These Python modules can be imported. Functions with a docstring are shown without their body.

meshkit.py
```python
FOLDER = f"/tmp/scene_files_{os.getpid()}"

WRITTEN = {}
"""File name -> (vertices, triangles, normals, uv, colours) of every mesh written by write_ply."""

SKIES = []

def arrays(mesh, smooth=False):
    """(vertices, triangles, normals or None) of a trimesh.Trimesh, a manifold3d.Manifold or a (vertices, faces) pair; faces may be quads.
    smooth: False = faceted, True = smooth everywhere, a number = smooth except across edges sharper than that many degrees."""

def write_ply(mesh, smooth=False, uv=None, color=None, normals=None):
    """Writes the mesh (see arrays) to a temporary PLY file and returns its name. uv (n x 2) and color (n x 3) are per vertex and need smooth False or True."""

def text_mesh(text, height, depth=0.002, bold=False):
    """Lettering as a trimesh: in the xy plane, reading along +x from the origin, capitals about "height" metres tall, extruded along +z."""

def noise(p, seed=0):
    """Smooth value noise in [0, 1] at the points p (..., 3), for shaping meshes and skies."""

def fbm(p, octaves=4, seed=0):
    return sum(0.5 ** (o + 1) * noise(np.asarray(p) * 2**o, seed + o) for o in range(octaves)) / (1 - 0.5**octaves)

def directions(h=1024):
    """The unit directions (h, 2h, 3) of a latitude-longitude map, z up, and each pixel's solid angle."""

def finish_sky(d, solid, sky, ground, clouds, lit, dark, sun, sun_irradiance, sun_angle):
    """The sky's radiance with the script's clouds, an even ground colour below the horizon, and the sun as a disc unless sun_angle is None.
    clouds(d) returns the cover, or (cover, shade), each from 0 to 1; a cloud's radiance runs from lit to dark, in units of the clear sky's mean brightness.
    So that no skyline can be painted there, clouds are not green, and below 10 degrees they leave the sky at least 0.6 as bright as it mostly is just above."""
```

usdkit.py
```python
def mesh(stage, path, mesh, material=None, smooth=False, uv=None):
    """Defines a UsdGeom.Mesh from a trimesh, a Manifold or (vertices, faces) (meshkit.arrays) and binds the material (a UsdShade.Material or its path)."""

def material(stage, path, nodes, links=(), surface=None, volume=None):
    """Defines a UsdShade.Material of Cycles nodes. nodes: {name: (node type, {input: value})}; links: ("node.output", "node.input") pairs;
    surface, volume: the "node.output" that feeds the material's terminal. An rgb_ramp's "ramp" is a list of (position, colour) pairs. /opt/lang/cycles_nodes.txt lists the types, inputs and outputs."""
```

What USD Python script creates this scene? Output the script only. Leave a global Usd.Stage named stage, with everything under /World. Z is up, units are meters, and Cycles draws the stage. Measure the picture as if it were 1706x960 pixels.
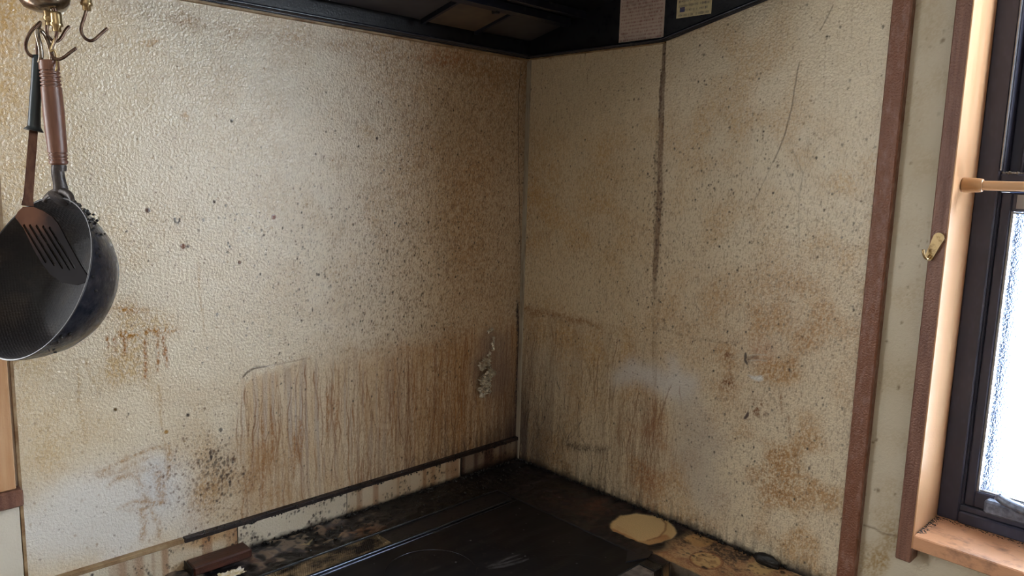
import math
import numpy as np, trimesh, usdkit, meshkit
from shapely.geometry import Polygon, Point, box as sbox
from shapely.ops import unary_union
from scipy.ndimage import gaussian_filter, map_coordinates
from pxr import Usd, UsdGeom, UsdLux, Gf, Sdf, Vt, UsdShade

stage = Usd.Stage.CreateInMemory()
UsdGeom.SetStageUpAxis(stage, UsdGeom.Tokens.z)
UsdGeom.SetStageMetersPerUnit(stage, 1.0)
UsdGeom.Xform.Define(stage, '/World')
UsdGeom.Scope.Define(stage, '/World/Looks')

# ------------------------------------------------------------------ camera
W, H = 1706, 960
FPX, YAW, PITCH, ROLL = 1260.32, 0.799134, -0.1481492, 0.0286339
CAM = np.array([-1.12092636, -1.12679234, 0.61551073])
EXPOSURE = 0.26
def cam_axes():
    f = np.array([np.cos(YAW)*np.cos(PITCH), np.sin(YAW)*np.cos(PITCH), np.sin(PITCH)])
    r = np.cross(f, [0, 0, 1]); r /= np.linalg.norm(r); u = np.cross(r, f)
    c, s = np.cos(ROLL), np.sin(ROLL)
    return c*r + s*u, -s*r + c*u, f
CR, CU, CF = cam_axes()
cam = UsdGeom.Camera.Define(stage, '/World/camera')
cam.CreateHorizontalApertureAttr(36.0); cam.CreateVerticalApertureAttr(36.0*H/W)
cam.CreateFocalLengthAttr(36.0*FPX/W)
cam.CreateClippingRangeAttr(Gf.Vec2f(0.02, 200.0))
cam.CreateExposureAttr(EXPOSURE)
M4 = np.eye(4); M4[0, :3], M4[1, :3], M4[2, :3], M4[3, :3] = CR, CU, -CF, CAM
UsdGeom.Xformable(cam).AddTransformOp().Set(Gf.Matrix4d(*M4.ravel().tolist()))

def proj(P):
    d = np.asarray(P, float) - CAM; z = d @ CF
    return np.stack([W/2 + FPX*(d @ CR)/z, H/2 - FPX*(d @ CU)/z], -1)
def raydir(px, py): return CF + CR*(px - W/2)/FPX - CU*(py - H/2)/FPX
def on(px, py, axis, val):
    d = raydir(px, py); return CAM + d*(val - CAM[axis])/d[axis]
def onp(px, py, c, n):
    d = raydir(px, py); return CAM + d*(np.dot(np.asarray(c) - CAM, n)/np.dot(d, n))

# ------------------------------------------------------------------ light
def rect_light(name, pos, towards, w, h, power, color):
    L = UsdLux.RectLight.Define(stage, '/World/'+name)
    L.CreateWidthAttr(w); L.CreateHeightAttr(h); L.CreateIntensityAttr(power); L.CreateColorAttr(Gf.Vec3f(*color))
    z = -np.asarray(towards, float); z /= np.linalg.norm(z)
    x = np.cross([0, 0, 1.0], z); x /= np.linalg.norm(x); y = np.cross(z, x)
    m = np.eye(4); m[0, :3], m[1, :3], m[2, :3], m[3, :3] = x, y, z, pos
    UsdGeom.Xformable(L).AddTransformOp().Set(Gf.Matrix4d(*m.ravel().tolist()))
    return L
sky = UsdLux.DomeLight.Define(stage, '/World/sky'); sky.CreateIntensityAttr(2.0); sky.CreateColorAttr(Gf.Vec3f(0.80, 0.90, 1.0))
WIN_Y0, WIN_Y1, WIN_Z0, WIN_Z1 = -1.56, -0.813, 0.118, 1.06        # right window opening
WL_X0, WL_X1, WL_Z0, WL_Z1 = -1.90, -1.02, 0.20, 1.05              # left window opening
rect_light('daylight_right', (0.32, -1.545, 0.62), (-1, 0, 0), 1.40, 1.15, 17.0, (0.82, 0.90, 1.0))
rect_light('daylight_left', (-1.80, 0.16, 0.60), (0, -1, 0), 1.60, 1.0, 9.0, (1.0, 0.96, 0.92))
FILL_POS = (-1.9, -1.9, 1.49)  # added fill light behind the camera, lifts the dark corner
rect_light('fill_light', FILL_POS, (0.0001, 0, -1), 0.5, 0.5, 9.0, (1.0, 0.96, 0.91))

# ------------------------------------------------------------------ helpers
def lin(c):
    c = np.asarray(c, float)/255.0
    return np.where(c <= 0.04045, c/12.92, ((c+0.055)/1.055)**2.4)
names = {}
def numbered(parent, name):
    k = (parent, name); n = names.get(k, 0); names[k] = n+1
    return name if n == 0 else f'{name}_{n:03d}'
def tag(p, label=None, cat=None, group=None, kind=None):
    for k, v in (('label', label), ('category', cat), ('group', group), ('kind', kind)):
        if v: p.SetCustomDataByKey(k, v)
    return p
def thing(name, label=None, cat=None, group=None, kind=None, loc=(0, 0, 0)):
    path = '/World/'+numbered('/World', name)
    x = UsdGeom.Xform.Define(stage, path)
    if tuple(loc) != (0, 0, 0): x.AddTranslateOp().Set(Gf.Vec3d(*map(float, loc)))
    return tag(x.GetPrim(), label, cat, group, kind)
def part(parent, name, mesh, mat, smooth=30, label=None, kind=None, st=None):
    root = '/World' if parent is None else str(parent.GetPath())
    path = root+'/'+numbered(root, name)
    if parent is not None:                      # geometry is authored in world space: bring it to the thing's base
        t = UsdGeom.XformCache().GetLocalToWorldTransform(parent).ExtractTranslation()
        if Gf.Vec3d(t).GetLength() > 0:
            v, f, n = meshkit.arrays(mesh, smooth)
            m = UsdGeom.Mesh
            mesh = (v - np.array(t), f) if n is None else trimesh.Trimesh(v - np.array(t), f, process=False)
    p = usdkit.mesh(stage, path, mesh, mat, smooth=smooth if not isinstance(mesh, tuple) else False).GetPrim()
    return tag(p, label, None, None, kind)
def cat(*ms):
    out = []
    for m in ms: out += list(m) if isinstance(m, (list, tuple)) else [m]
    return trimesh.util.concatenate(out)
def bx(lo, hi, b=0.001):
    lo, hi = np.minimum(lo, hi).astype(float), np.maximum(lo, hi).astype(float)
    b = min(b, 0.45*(hi-lo).min())
    if b <= 0: 
        m = trimesh.creation.box(hi-lo); m.apply_translation((lo+hi)/2); return m
    pts = []
    for sx in (0, 1):
        for sy in (0, 1):
            for sz in (0, 1):
                c = np.where([sx, sy, sz], hi, lo); d = np.where([sx, sy, sz], -b, b)
                for k in range(3):
                    q = c + d; q[k] = c[k]; pts.append(q)
    return trimesh.convex.convex_hull(np.array(pts))
def frame_of(t):
    t = np.asarray(t, float)/np.linalg.norm(t)
    a = np.cross(t, [0, 0, 1.0] if abs(t[2]) < 0.9 else [1.0, 0, 0]); a /= np.linalg.norm(a)
    return a, np.cross(t, a), t
def tube(pts, r, sides=12, cap=True):
    p = np.asarray(pts, float); n = len(p); r = np.broadcast_to(r, (n,))
    t = np.gradient(p, axis=0); t /= np.linalg.norm(t, axis=1, keepdims=True)+1e-12
    a = frame_of(t[0])[0]; A = []
    for k in range(n):
        a = a - t[k]*(a @ t[k]); a /= np.linalg.norm(a); A.append(a)
    A = np.array(A); B = np.cross(t, A); g = np.arange(sides)*2*np.pi/sides
    v = p[:, None] + r[:, None, None]*(np.cos(g)[None, :, None]*A[:, None] + np.sin(g)[None, :, None]*B[:, None])
    f = []
    for i in range(n-1):
        for j in range(sides):
            k = (j+1) % sides
            f += [[i*sides+j, i*sides+k, (i+1)*sides+k], [i*sides+j, (i+1)*sides+k, (i+1)*sides+j]]
    v = v.reshape(-1, 3)
    if cap:
        v = np.vstack([v, p[0], p[-1]]); c0, c1 = len(v)-2, len(v)-1
        for j in range(sides):
            k = (j+1) % sides
            f += [[c0, k, j], [c1, (n-1)*sides+j, (n-1)*sides+k]]
    return trimesh.Trimesh(v, f, process=False)
def spline(pts, n=24):
    p = np.asarray(pts, float); k = np.arange(len(p))
    from scipy.interpolate import CubicSpline
    return CubicSpline(k, p)(np.linspace(0, len(p)-1, n))
def lathe(profile, origin, axis, seg=48, up=None):
    """profile: (radius, height along axis) points."""
    pr = np.asarray(profile, float); a, b, t = frame_of(axis)
    g = np.arange(seg)*2*np.pi/seg
    v = np.asarray(origin) + pr[:, 1, None, None]*t + pr[:, 0, None, None]*(np.cos(g)[None, :, None]*a + np.sin(g)[None, :, None]*b)
    f = []
    for i in range(len(pr)-1):
        for j in range(seg):
            k = (j+1) % seg
            f += [[i*seg+j, i*seg+k, (i+1)*seg+k], [i*seg+j, (i+1)*seg+k, (i+1)*seg+j]]
    m = trimesh.Trimesh(v.reshape(-1, 3), f, process=False); m.merge_vertices(); m.update_faces(m.nondegenerate_faces())
    return m
def prism(poly, origin, ex, ey, depth):
    """2-D polygon in the plane (ex, ey) at origin, extruded by depth along ex x ey."""
    m = trimesh.creation.extrude_polygon(poly if isinstance(poly, Polygon) else Polygon(poly), abs(depth), engine='earcut')
    ex, ey = np.asarray(ex, float), np.asarray(ey, float); ez = np.cross(ex, ey)*np.sign(depth)
    v = np.asarray(m.vertices); m = trimesh.Trimesh(np.asarray(origin) + v[:, :1]*ex + v[:, 1:2]*ey + v[:, 2:]*ez, m.faces, process=False)
    m.fix_normals(); return m

# ------------------------------------------------------------------ materials
def mat(name, color, rough=0.5, metal=0.0, var=None, vscale=(40, 40, 40), vmix=(0.35, 0.65), bump=0.0, bscale=300, spec=0.5, coat=0.0, rvar=0.0):
    """Plain procedural look: colour, optionally blended by stretched noise towards var, with a fine bump."""
    n = {'p': ('principled_bsdf', {'base_color': lin(color), 'roughness': rough, 'metallic': metal, 'specular_ior_level': spec, 'coat_weight': coat}), 'g': ('texture_coordinate', {})}
    l = []
    if var is not None:
        n['m'] = ('mapping', {'scale': vscale}); n['n'] = ('noise_texture', {'scale': 1.0, 'detail': 6.0, 'roughness': 0.62})
        n['r'] = ('rgb_ramp', {'ramp': [(0, lin(color)), (vmix[0], lin(color)), (vmix[1], lin(var)), (1, lin(var))]})
        l += [('g.object', 'm.vector'), ('m.vector', 'n.vector'), ('n.fac', 'r.fac'), ('r.color', 'p.base_color')]
        if rvar:
            n['rr'] = ('map_range', {'from_min': 0.3, 'from_max': 0.7, 'to_min': rough-rvar, 'to_max': rough+rvar, 'clamp': True})
            l += [('n.fac', 'rr.value'), ('rr.result', 'p.roughness')]
    if bump:
        n['bn'] = ('noise_texture', {'scale': bscale, 'detail': 3.0}); n['b'] = ('bump', {'strength': 1.0, 'distance': bump})
        l += [('g.object', 'bn.vector'), ('bn.fac', 'b.height'), ('b.normal', 'p.normal')]
    return usdkit.material(stage, '/World/Looks/'+name, n, l, 'p.BSDF')
def painted(name, rough=0.4, bump=0.0006, bscale=200, spec=0.5, fine=0.15, fine_color=(92, 62, 38), fscale=(520, 520, 300), gloss=True):
    """Look of a hand-painted mesh: primvar 'stain' carries the dirt colours and one painted warm glow, 'fine' how thick the finest specks lie, 'gloss' the roughness."""
    n = {'p': ('principled_bsdf', {'roughness': rough, 'specular_ior_level': spec}), 'a': ('attribute', {'attribute': 'stain_and_glow'}), 'f': ('attribute', {'attribute': 'fine'}), 'q': ('attribute', {'attribute': 'gloss'}),
         'g': ('texture_coordinate', {}), 'm': ('mapping', {'scale': fscale}), 'n': ('noise_texture', {'scale': 1.0, 'detail': 2.0, 'roughness': 0.6}),
         'u': ('math', {'math_type': 'multiply_add', 'value2': -0.34, 'value3': 0.82}), 's': ('math', {'math_type': 'subtract'}), 'k': ('math', {'math_type': 'multiply', 'value2': 9.0, 'use_clamp': True}), 'k2': ('math', {'math_type': 'multiply', 'value2': fine}),
         'x': ('mix', {'mix_type': 'mix', 'color2': lin(fine_color)}),
         'bn': ('noise_texture', {'scale': bscale, 'detail': 2.0, 'roughness': 0.5}), 'b': ('bump', {'strength': 1.0, 'distance': bump})}
    l = [('g.object', 'm.vector'), ('m.vector', 'n.vector'), ('f.fac', 'u.value1'), ('n.fac', 's.value1'), ('u.value', 's.value2'), ('s.value', 'k.value1'), ('k.value', 'k2.value1'), ('k2.value', 'x.fac'),
         ('a.color', 'x.color1'), ('x.color', 'p.base_color'), ('g.object', 'bn.vector'), ('bn.fac', 'b.height'), ('b.normal', 'p.normal')]
    if gloss: l.append(('q.fac', 'p.roughness'))
    return usdkit.material(stage, '/World/Looks/'+name, n, l, 'p.BSDF')
K = {}
K['panel'] = painted('embossed_panel', bump=0.0016, bscale=265, spec=0.62)
K['plaster'] = painted('plaster', bump=0.0006, bscale=260, spec=0.3)
K['counter'] = painted('greasy_counter', bump=0.0007, bscale=330, fine=0.0)
K['glass_top'] = painted('cooktop_glass', bump=0.0002, bscale=260, fine=0.0, spec=0.3)
K['print'] = painted('sticker_print', bump=0.0, fine=0.0, spec=0.3)
K['wall'] = mat('wall_paint', (214, 206, 192), 0.7, var=(204, 195, 178), vscale=(5, 5, 5), bump=0.0004)
K['ceiling'] = mat('ceiling_paint', (222, 216, 204), 0.8)
K['floor'] = mat('floor_vinyl', (120, 86, 58), 0.45, var=(96, 66, 44), vscale=(3, 30, 3))
K['bead'] = mat('corner_bead', (168, 158, 142), 0.4, var=(112, 92, 72), vscale=(60, 60, 14), vmix=(0.48, 0.72))
K['strip'] = mat('sheen_mottled_wood', (122, 78, 58), 0.26, var=(138, 102, 88), vscale=(110, 110, 40), vmix=(0.5, 0.72), bump=0.0016, bscale=380, rvar=0.1)  # paler noise puts the window sheen into the strip colour
K['casing'] = mat('casing_wood', (128, 90, 74), 0.40, var=(102, 66, 54), vscale=(160, 160, 14), bump=0.0012, bscale=380, rvar=0.08)
K['jamb'] = mat('jamb_wood', (204, 164, 128), 0.26, var=(186, 138, 98), vscale=(120, 120, 8), bump=0.0002, bscale=300, rvar=0.06, coat=0.5)
K['sill'] = mat('sill_wood', (196, 146, 112), 0.34, var=(116, 84, 70), vscale=(50, 30, 40), vmix=(0.52, 0.75), bump=0.0004, bscale=350)
K['alu'] = mat('dark_aluminium', (50, 52, 70), 0.42, 0.0, var=(62, 63, 82), vscale=(120, 120, 60), vmix=(0.5, 0.8), spec=0.45)
K['alu_edge'] = mat('bare_aluminium', (150, 152, 158), 0.3, 0.8)
K['dust'] = mat('dust', (150, 142, 134), 0.9, var=(90, 84, 80), vscale=(200, 200, 200))
K['hood'] = mat('black_enamel', (16, 19, 28), 0.38, var=(26, 27, 34), vscale=(60, 60, 60), vmix=(0.45, 0.75), bump=0.0003, bscale=260, rvar=0.1)
K['hood_rim'] = mat('rim_enamel', (34, 38, 52), 0.28, var=(74, 72, 78), vscale=(90, 90, 90), vmix=(0.55, 0.8), bump=0.0003, bscale=300)
K['filter'] = mat('filter_film', (96, 82, 70), 0.55, var=(70, 60, 54), vscale=(20, 20, 20))
K['filter2'] = mat('grey_enamel', (64, 62, 68), 0.5, var=(48, 46, 52), vscale=(20, 20, 20))
K['copper'] = mat('copper', (190, 120, 84), 0.35, 0.9)
K['caulk'] = mat('caulk', (170, 146, 112), 0.5, var=(120, 88, 56), vscale=(40, 40, 40))
K['ledge'] = mat('sooty_ledge', (34, 26, 28), 0.5, var=(70, 50, 42), vscale=(60, 60, 60), vmix=(0.5, 0.8), bump=0.0008, bscale=300)
K['rail'] = mat('dark_steel', (70, 74, 84), 0.25, 0.9, var=(40, 40, 46), vscale=(30, 200, 200), vmix=(0.5, 0.75))
K['grille'] = mat('grille_steel', (156, 136, 106), 0.45, 0.35, var=(34, 30, 30), vscale=(16, 30, 30), vmix=(0.40, 0.56))
K['cavity'] = mat('cavity', (8, 8, 9), 0.8)
K['front_steel'] = mat('greasy_steel', (132, 124, 120), 0.5, 0.3, var=(84, 76, 74), vscale=(70, 70, 70), bump=0.0005, bscale=300)
K['block'] = mat('block_wood', (84, 48, 36), 0.42, var=(54, 30, 24), vscale=(20, 140, 140), bump=0.0004, bscale=300)
K['char'] = mat('char', (16, 15, 17), 0.4, bump=0.001, bscale=300)
K['paper'] = mat('scrap_paper', (206, 184, 130), 0.7, var=(230, 226, 222), vscale=(60, 60, 60))
K['pan_out'] = mat('pan_iron', (22, 27, 38), 0.24, var=(34, 34, 40), vscale=(50, 50, 50), bump=0.0005, bscale=200, rvar=0.1)
K['pan_edge'] = mat('pan_edge', (58, 56, 58), 0.45, 0.3)
K['handle'] = mat('handle_wood', (110, 72, 55), 0.40, var=(92, 58, 44), vscale=(160, 160, 16), rvar=0.05)
K['iron'] = mat('cast_iron', (52, 48, 50), 0.45, 0.5, var=(74, 66, 62), vscale=(120, 120, 120), bump=0.0004, bscale=300)
K['black_plastic'] = mat('black_plastic', (38, 50, 56), 0.35)
K['chrome'] = mat('stained_chrome', (150, 140, 128), 0.22, 1.0, var=(88, 62, 44), vscale=(60, 60, 60), vmix=(0.45, 0.65))
K['brass'] = mat('stained_brass', (176, 152, 112), 0.3, 0.9, var=(96, 66, 42), vscale=(120, 120, 120), vmix=(0.5, 0.75))
K['wire'] = mat('hook_wire', (120, 100, 86), 0.3, 0.9, var=(70, 48, 40), vscale=(90, 90, 90))
K['turner_shaft'] = mat('turner_shaft', (112, 80, 66), 0.35, 0.6, var=(70, 44, 36), vscale=(100, 100, 30))
K['turner_head'] = mat('turner_head', (46, 38, 36), 0.38, 0.2, var=(30, 26, 28), vscale=(80, 80, 80))
K['foil'] = mat('foil', (224, 218, 206), 0.24, 0.7, var=(150, 124, 84), vscale=(90, 90, 90), vmix=(0.5, 0.75))
K['rod'] = mat('rod_vinyl', (188, 150, 112), 0.35, var=(176, 136, 98), vscale=(100, 6, 100))
K['cap'] = mat('rod_cap', (170, 128, 86), 0.45)
K['silver'] = mat('silver_lever', (116, 124, 142), 0.4, 0.3, var=(70, 76, 90), vscale=(120, 120, 120), bump=0.0003, bscale=400)
K['label'] = mat('grey_label', (132, 130, 134), 0.5)
K['gable'] = mat('shutter_box', (104, 122, 152), 0.6)
K['clear'] = usdkit.material(stage, '/World/Looks/clear_glass', {'t': ('transparent_bsdf', {'color': (0.97, 0.98, 0.98)}), 'gl': ('glossy_bsdf', {'roughness': 0.02, 'color': (1, 1, 1)}), 'lw': ('layer_weight', {'blend': 0.5}), 'pw': ('math', {'math_type': 'power', 'value2': 4.0}), 'fr': ('math', {'math_type': 'multiply_add', 'value2': 0.6, 'value3': 0.04}), 'm': ('mix_closure', {})}, [('lw.facing', 'pw.value1'), ('pw.value', 'fr.value1'), ('fr.value', 'm.fac'), ('t.BSDF', 'm.closure1'), ('gl.BSDF', 'm.closure2')], 'm.closure')
K['pane'] = usdkit.material(stage, '/World/Looks/figured_glass', {
    't': ('transparent_bsdf', {'color': (0.95, 0.97, 0.98)}), 'r': ('refraction_bsdf', {'color': (0.93, 0.96, 0.98), 'roughness': 0.05, 'IOR': 1.4}), 'gl': ('glossy_bsdf', {'roughness': 0.1, 'color': (1, 1, 1)}),
    'g': ('texture_coordinate', {}), 'n': ('noise_texture', {'scale': 300.0, 'detail': 1.0}), 'b': ('bump', {'strength': 1.0, 'distance': 0.0022}), 'lw': ('layer_weight', {'blend': 0.5}), 'pw': ('math', {'math_type': 'power', 'value2': 4.0}), 'fr': ('math', {'math_type': 'multiply_add', 'value2': 0.6, 'value3': 0.04}),
    'm1': ('mix_closure', {'fac': 0.85}), 'm2': ('mix_closure', {})},
    [('g.object', 'n.vector'), ('n.fac', 'b.height'), ('b.normal', 'r.normal'), ('b.normal', 'gl.normal'), ('t.BSDF', 'm1.closure1'), ('r.BSDF', 'm1.closure2'), ('lw.facing', 'pw.value1'), ('pw.value', 'fr.value1'), ('fr.value', 'm2.fac'), ('m1.closure', 'm2.closure1'), ('gl.BSDF', 'm2.closure2')], 'm2.closure')

# ------------------------------------------------------------------ painted surfaces
def ramp(x, a, b): return np.clip((x-a)/(b-a), 0, 1)
class Canvas:
    """A rectangular grid on a real surface; dirt and one warm glow are painted on its vertices. P[row, col] world points, X/Y the photo coordinates they were studied at."""
    def __init__(s, o, eu, ev, nu, nv, res, base):
        s.o, s.eu, s.ev, s.res = np.array(o, float), np.array(eu, float), np.array(ev, float), res
        s.nu, s.nv = int(round(nu/res))+1, int(round(nv/res))+1
        s.u, s.v = np.meshgrid(np.linspace(0, nu, s.nu), np.linspace(0, nv, s.nv))
        s.P = s.o + s.u[..., None]*s.eu + s.v[..., None]*s.ev
        q = proj(s.P); s.X, s.Y = q[..., 0], q[..., 1]
        s.col = np.broadcast_to(lin(base), s.P.shape).copy()
        s.fine = np.zeros(s.X.shape); s.gloss = np.full(s.X.shape, 0.4); s.h = np.zeros(s.X.shape)
        s.rng = np.random.default_rng(7)
        s.grain = ramp(.6*s.noise(.0013, .0018) + .4*s.noise(.0028, .0036), .30, .70)
    def noise(s, su, sv, seed=None):
        """Smooth noise 0..1 with feature sizes su, sv metres."""
        a, b = max(su/s.res*0.5, 0.3), max(sv/s.res*0.5, 0.3)
        z = gaussian_filter(s.rng.standard_normal(s.X.shape), (b, a), mode='wrap')
        z = (z - z.mean())/z.std(); return 1/(1+np.exp(-1.7*z))
    def blend(s, c, a):
        a = np.clip(a, 0, 1)[..., None]; s.col = s.col*(1-a) + lin(c)*a
    def gblend(s, c, a, k=.5):
        """blend broken up by the emboss: dirt sits in the grain, not as a smooth film"""
        s.blend(c, a*(1-k+2*k*s.grain))
    def soft(s, px, r, a=1.0, wob=0.0, blur=.0016):
        return np.clip(gaussian_filter(s.line(px, r, a, wob), blur/s.res)*1.3, 0, 1)*(.25+.9*s.grain)
    def uv(s, px):
        """photo points on this surface -> (u, v)"""
        n = np.cross(s.eu, s.ev); out = []
        for x, y in px:
            d = onp(x, y, s.o, n) - s.o; out.append((d @ s.eu, d @ s.ev))
        return np.array(out)
    def poly(s, px, blur=4, wob=0.0):
        g = s.uv(px); inside = np.zeros(s.X.shape, bool); x, y = s.u, s.v
        if wob: x = x + wob*(s.noise(.02, .02)-.5); y = y + wob*(s.noise(.02, .02)-.5)
        for (x0, y0), (x1, y1) in zip(g, np.roll(g, -1, 0)):
            c = (y0 > y) != (y1 > y)
            inside ^= c & (x < (x1-x0)*(y-y0)/((y1-y0) if y1 != y0 else 1e-9) + x0)
        return gaussian_filter(inside.astype(float), blur/1000/s.res) if blur else inside.astype(float)
    def splat(s, U, V, R, A):
        """soft discs of radius R (metres) and strength A -> mask"""
        m = np.zeros(s.X.size); U, V, R, A = (np.broadcast_to(np.asarray(k, float), np.shape(U)).ravel() for k in (U, V, R, A))
        cu, cv, r = U/s.res, V/s.res, R/s.res; w = int(np.ceil(r.max()))+1
        iu, iv = np.round(cu).astype(int), np.round(cv).astype(int)
        for dv in range(-w, w+1):
            for du in range(-w, w+1):
                a, b = iu+du, iv+dv
                d = np.hypot(a-cu, b-cv); k = np.clip(r-d+0.6, 0, 1)*A
                ok = (k > 0) & (a >= 0) & (a < s.nu) & (b >= 0) & (b < s.nv)
                np.maximum.at(m, b[ok]*s.nu + a[ok], k[ok])
        return m.reshape(s.X.shape)
    def line(s, px, r, a=1.0, wob=0.0, taper=True):
        """A brush stroke through photo points."""
        g = s.uv(px); seg = np.r_[0, np.cumsum(np.linalg.norm(np.diff(g, axis=0), axis=1))]
        n = max(int(seg[-1]/(s.res*0.5)), 2); t = np.linspace(0, seg[-1], n)
        U, V = np.interp(t, seg, g[:, 0]), np.interp(t, seg, g[:, 1])
        if wob:
            U = U + wob*gaussian_filter(s.rng.standard_normal(n), 12)*4; V = V + wob*gaussian_filter(s.rng.standard_normal(n), 12)*4
        rr = r*(0.75+0.5*s.rng.random(n))*(np.interp(t/seg[-1], [0, .15, .8, 1], [.6, 1, .9, .35]) if taper else 1)
        return s.splat(U, V, rr, a)
    def drips(s, n, where, length, r, seed, wander=0.0004, a=(0.4, 1.0)):
        """n runs starting at random spots weighted by the mask 'where', running down (-v)."""
        g = np.random.default_rng(seed); p = where.ravel()/where.sum(); at = g.choice(p.size, n, p=p)
        U, V, R, A = [], [], [], []
        for k in at:
            u, v = (k % s.nu)*s.res, (k//s.nu)*s.res; L = g.uniform(*length); m = max(int(L/(s.res*0.6)), 3)
            w = np.cumsum(gaussian_filter(g.standard_normal(m), 6))*wander*1.6
            t = np.linspace(0, 1, m); U.append(u+w); V.append(v-L*t); r0 = g.uniform(*r)
            R.append(r0*(0.7+0.3*np.sin(t*9+g.random()*6))*np.clip(4*t+.3, 0, 1)); A.append(np.full(m, g.uniform(*a))*np.interp(t, [0, .1, .75, 1], [.3, 1, .85, .5]))
        return s.splat(np.concatenate(U), np.concatenate(V), np.concatenate(R), np.concatenate(A))
    def specks(s, n, where, r, seed, stretch=1.0, a=(0.5, 1.0)):
        g = np.random.default_rng(seed); p = where.ravel()/where.sum(); at = g.choice(p.size, n, p=p)
        u = (at % s.nu)*s.res + g.uniform(-.5, .5, n)*s.res; v = (at//s.nu)*s.res + g.uniform(-.5, .5, n)*s.res
        rr = r[0] + (r[1]-r[0])*g.random(n)**3; al = g.uniform(a[0], a[1], n)
        U, V, R, A = [u], [v], [rr], [al]
        for k in range(1, 4):
            on_ = g.random(n) < stretch/ (1+stretch)
            th = np.where(g.random(n) < 0.7, np.pi/2, g.random(n)*np.pi)
            d = k*rr*0.7
            U.append((u+np.cos(th)*d)[on_]); V.append((v-np.sin(th)*d)[on_]); R.append((rr*(1-.2*k))[on_]); A.append(al[on_])
        return s.splat(np.concatenate(U), np.concatenate(V), np.concatenate(R), np.concatenate(A))
    def mesh(s, parent, name, mat_, keep=None, lift=None, smooth=True, label=None):
        P = s.P if lift is None else s.P + s.h[..., None]*np.asarray(lift)
        i = np.arange(s.nu*s.nv).reshape(s.nv, s.nu)
        q = np.stack([i[:-1, :-1], i[:-1, 1:], i[1:, 1:], i[1:, :-1]], -1)
        if keep is not None: q = q[keep[:-1, :-1] & keep[1:, 1:] & keep[1:, :-1] & keep[:-1, 1:]]
        q = q.reshape(-1, 4)
        root = '/World' if parent is None else str(parent.GetPath())
        p = UsdGeom.Mesh.Define(stage, root+'/'+numbered(root, name))
        v = P.reshape(-1, 3); col, fine, gl = s.col.reshape(-1, 3), s.fine.ravel(), s.gloss.ravel()
        if keep is not None:
            used = np.zeros(len(v), bool); used[q] = True; idx = np.cumsum(used)-1; q = idx[q]; v, col, fine, gl = v[used], col[used], fine[used], gl[used]
        f = np.vstack([q[:, [0, 1, 2]], q[:, [0, 2, 3]]]) if lift is not None else q
        p.CreatePointsAttr(Vt.Vec3fArray.FromNumpy(v.astype(np.float32)))
        p.CreateFaceVertexCountsAttr(Vt.IntArray.FromNumpy(np.full(len(f), f.shape[1], np.int32)))
        p.CreateFaceVertexIndicesAttr(Vt.IntArray.FromNumpy(f.astype(np.int32).ravel()))
        p.CreateSubdivisionSchemeAttr('none')
        if lift is not None:
            gy, gx = np.gradient(s.h, s.res); nn = np.cross(s.eu, s.ev) - gx[..., None]*s.eu - gy[..., None]*s.ev
            nn /= np.linalg.norm(nn, axis=-1, keepdims=True); nn = nn.reshape(-1, 3)
            if keep is not None: nn = nn[used]
            p.CreateNormalsAttr(Vt.Vec3fArray.FromNumpy(nn.astype(np.float32))); p.SetNormalsInterpolation('vertex')
        api = UsdGeom.PrimvarsAPI(p)
        api.CreatePrimvar('stain_and_glow', Sdf.ValueTypeNames.Color3fArray, 'vertex').Set(Vt.Vec3fArray.FromNumpy(np.clip(col, 0, 1).astype(np.float32)))
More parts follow.
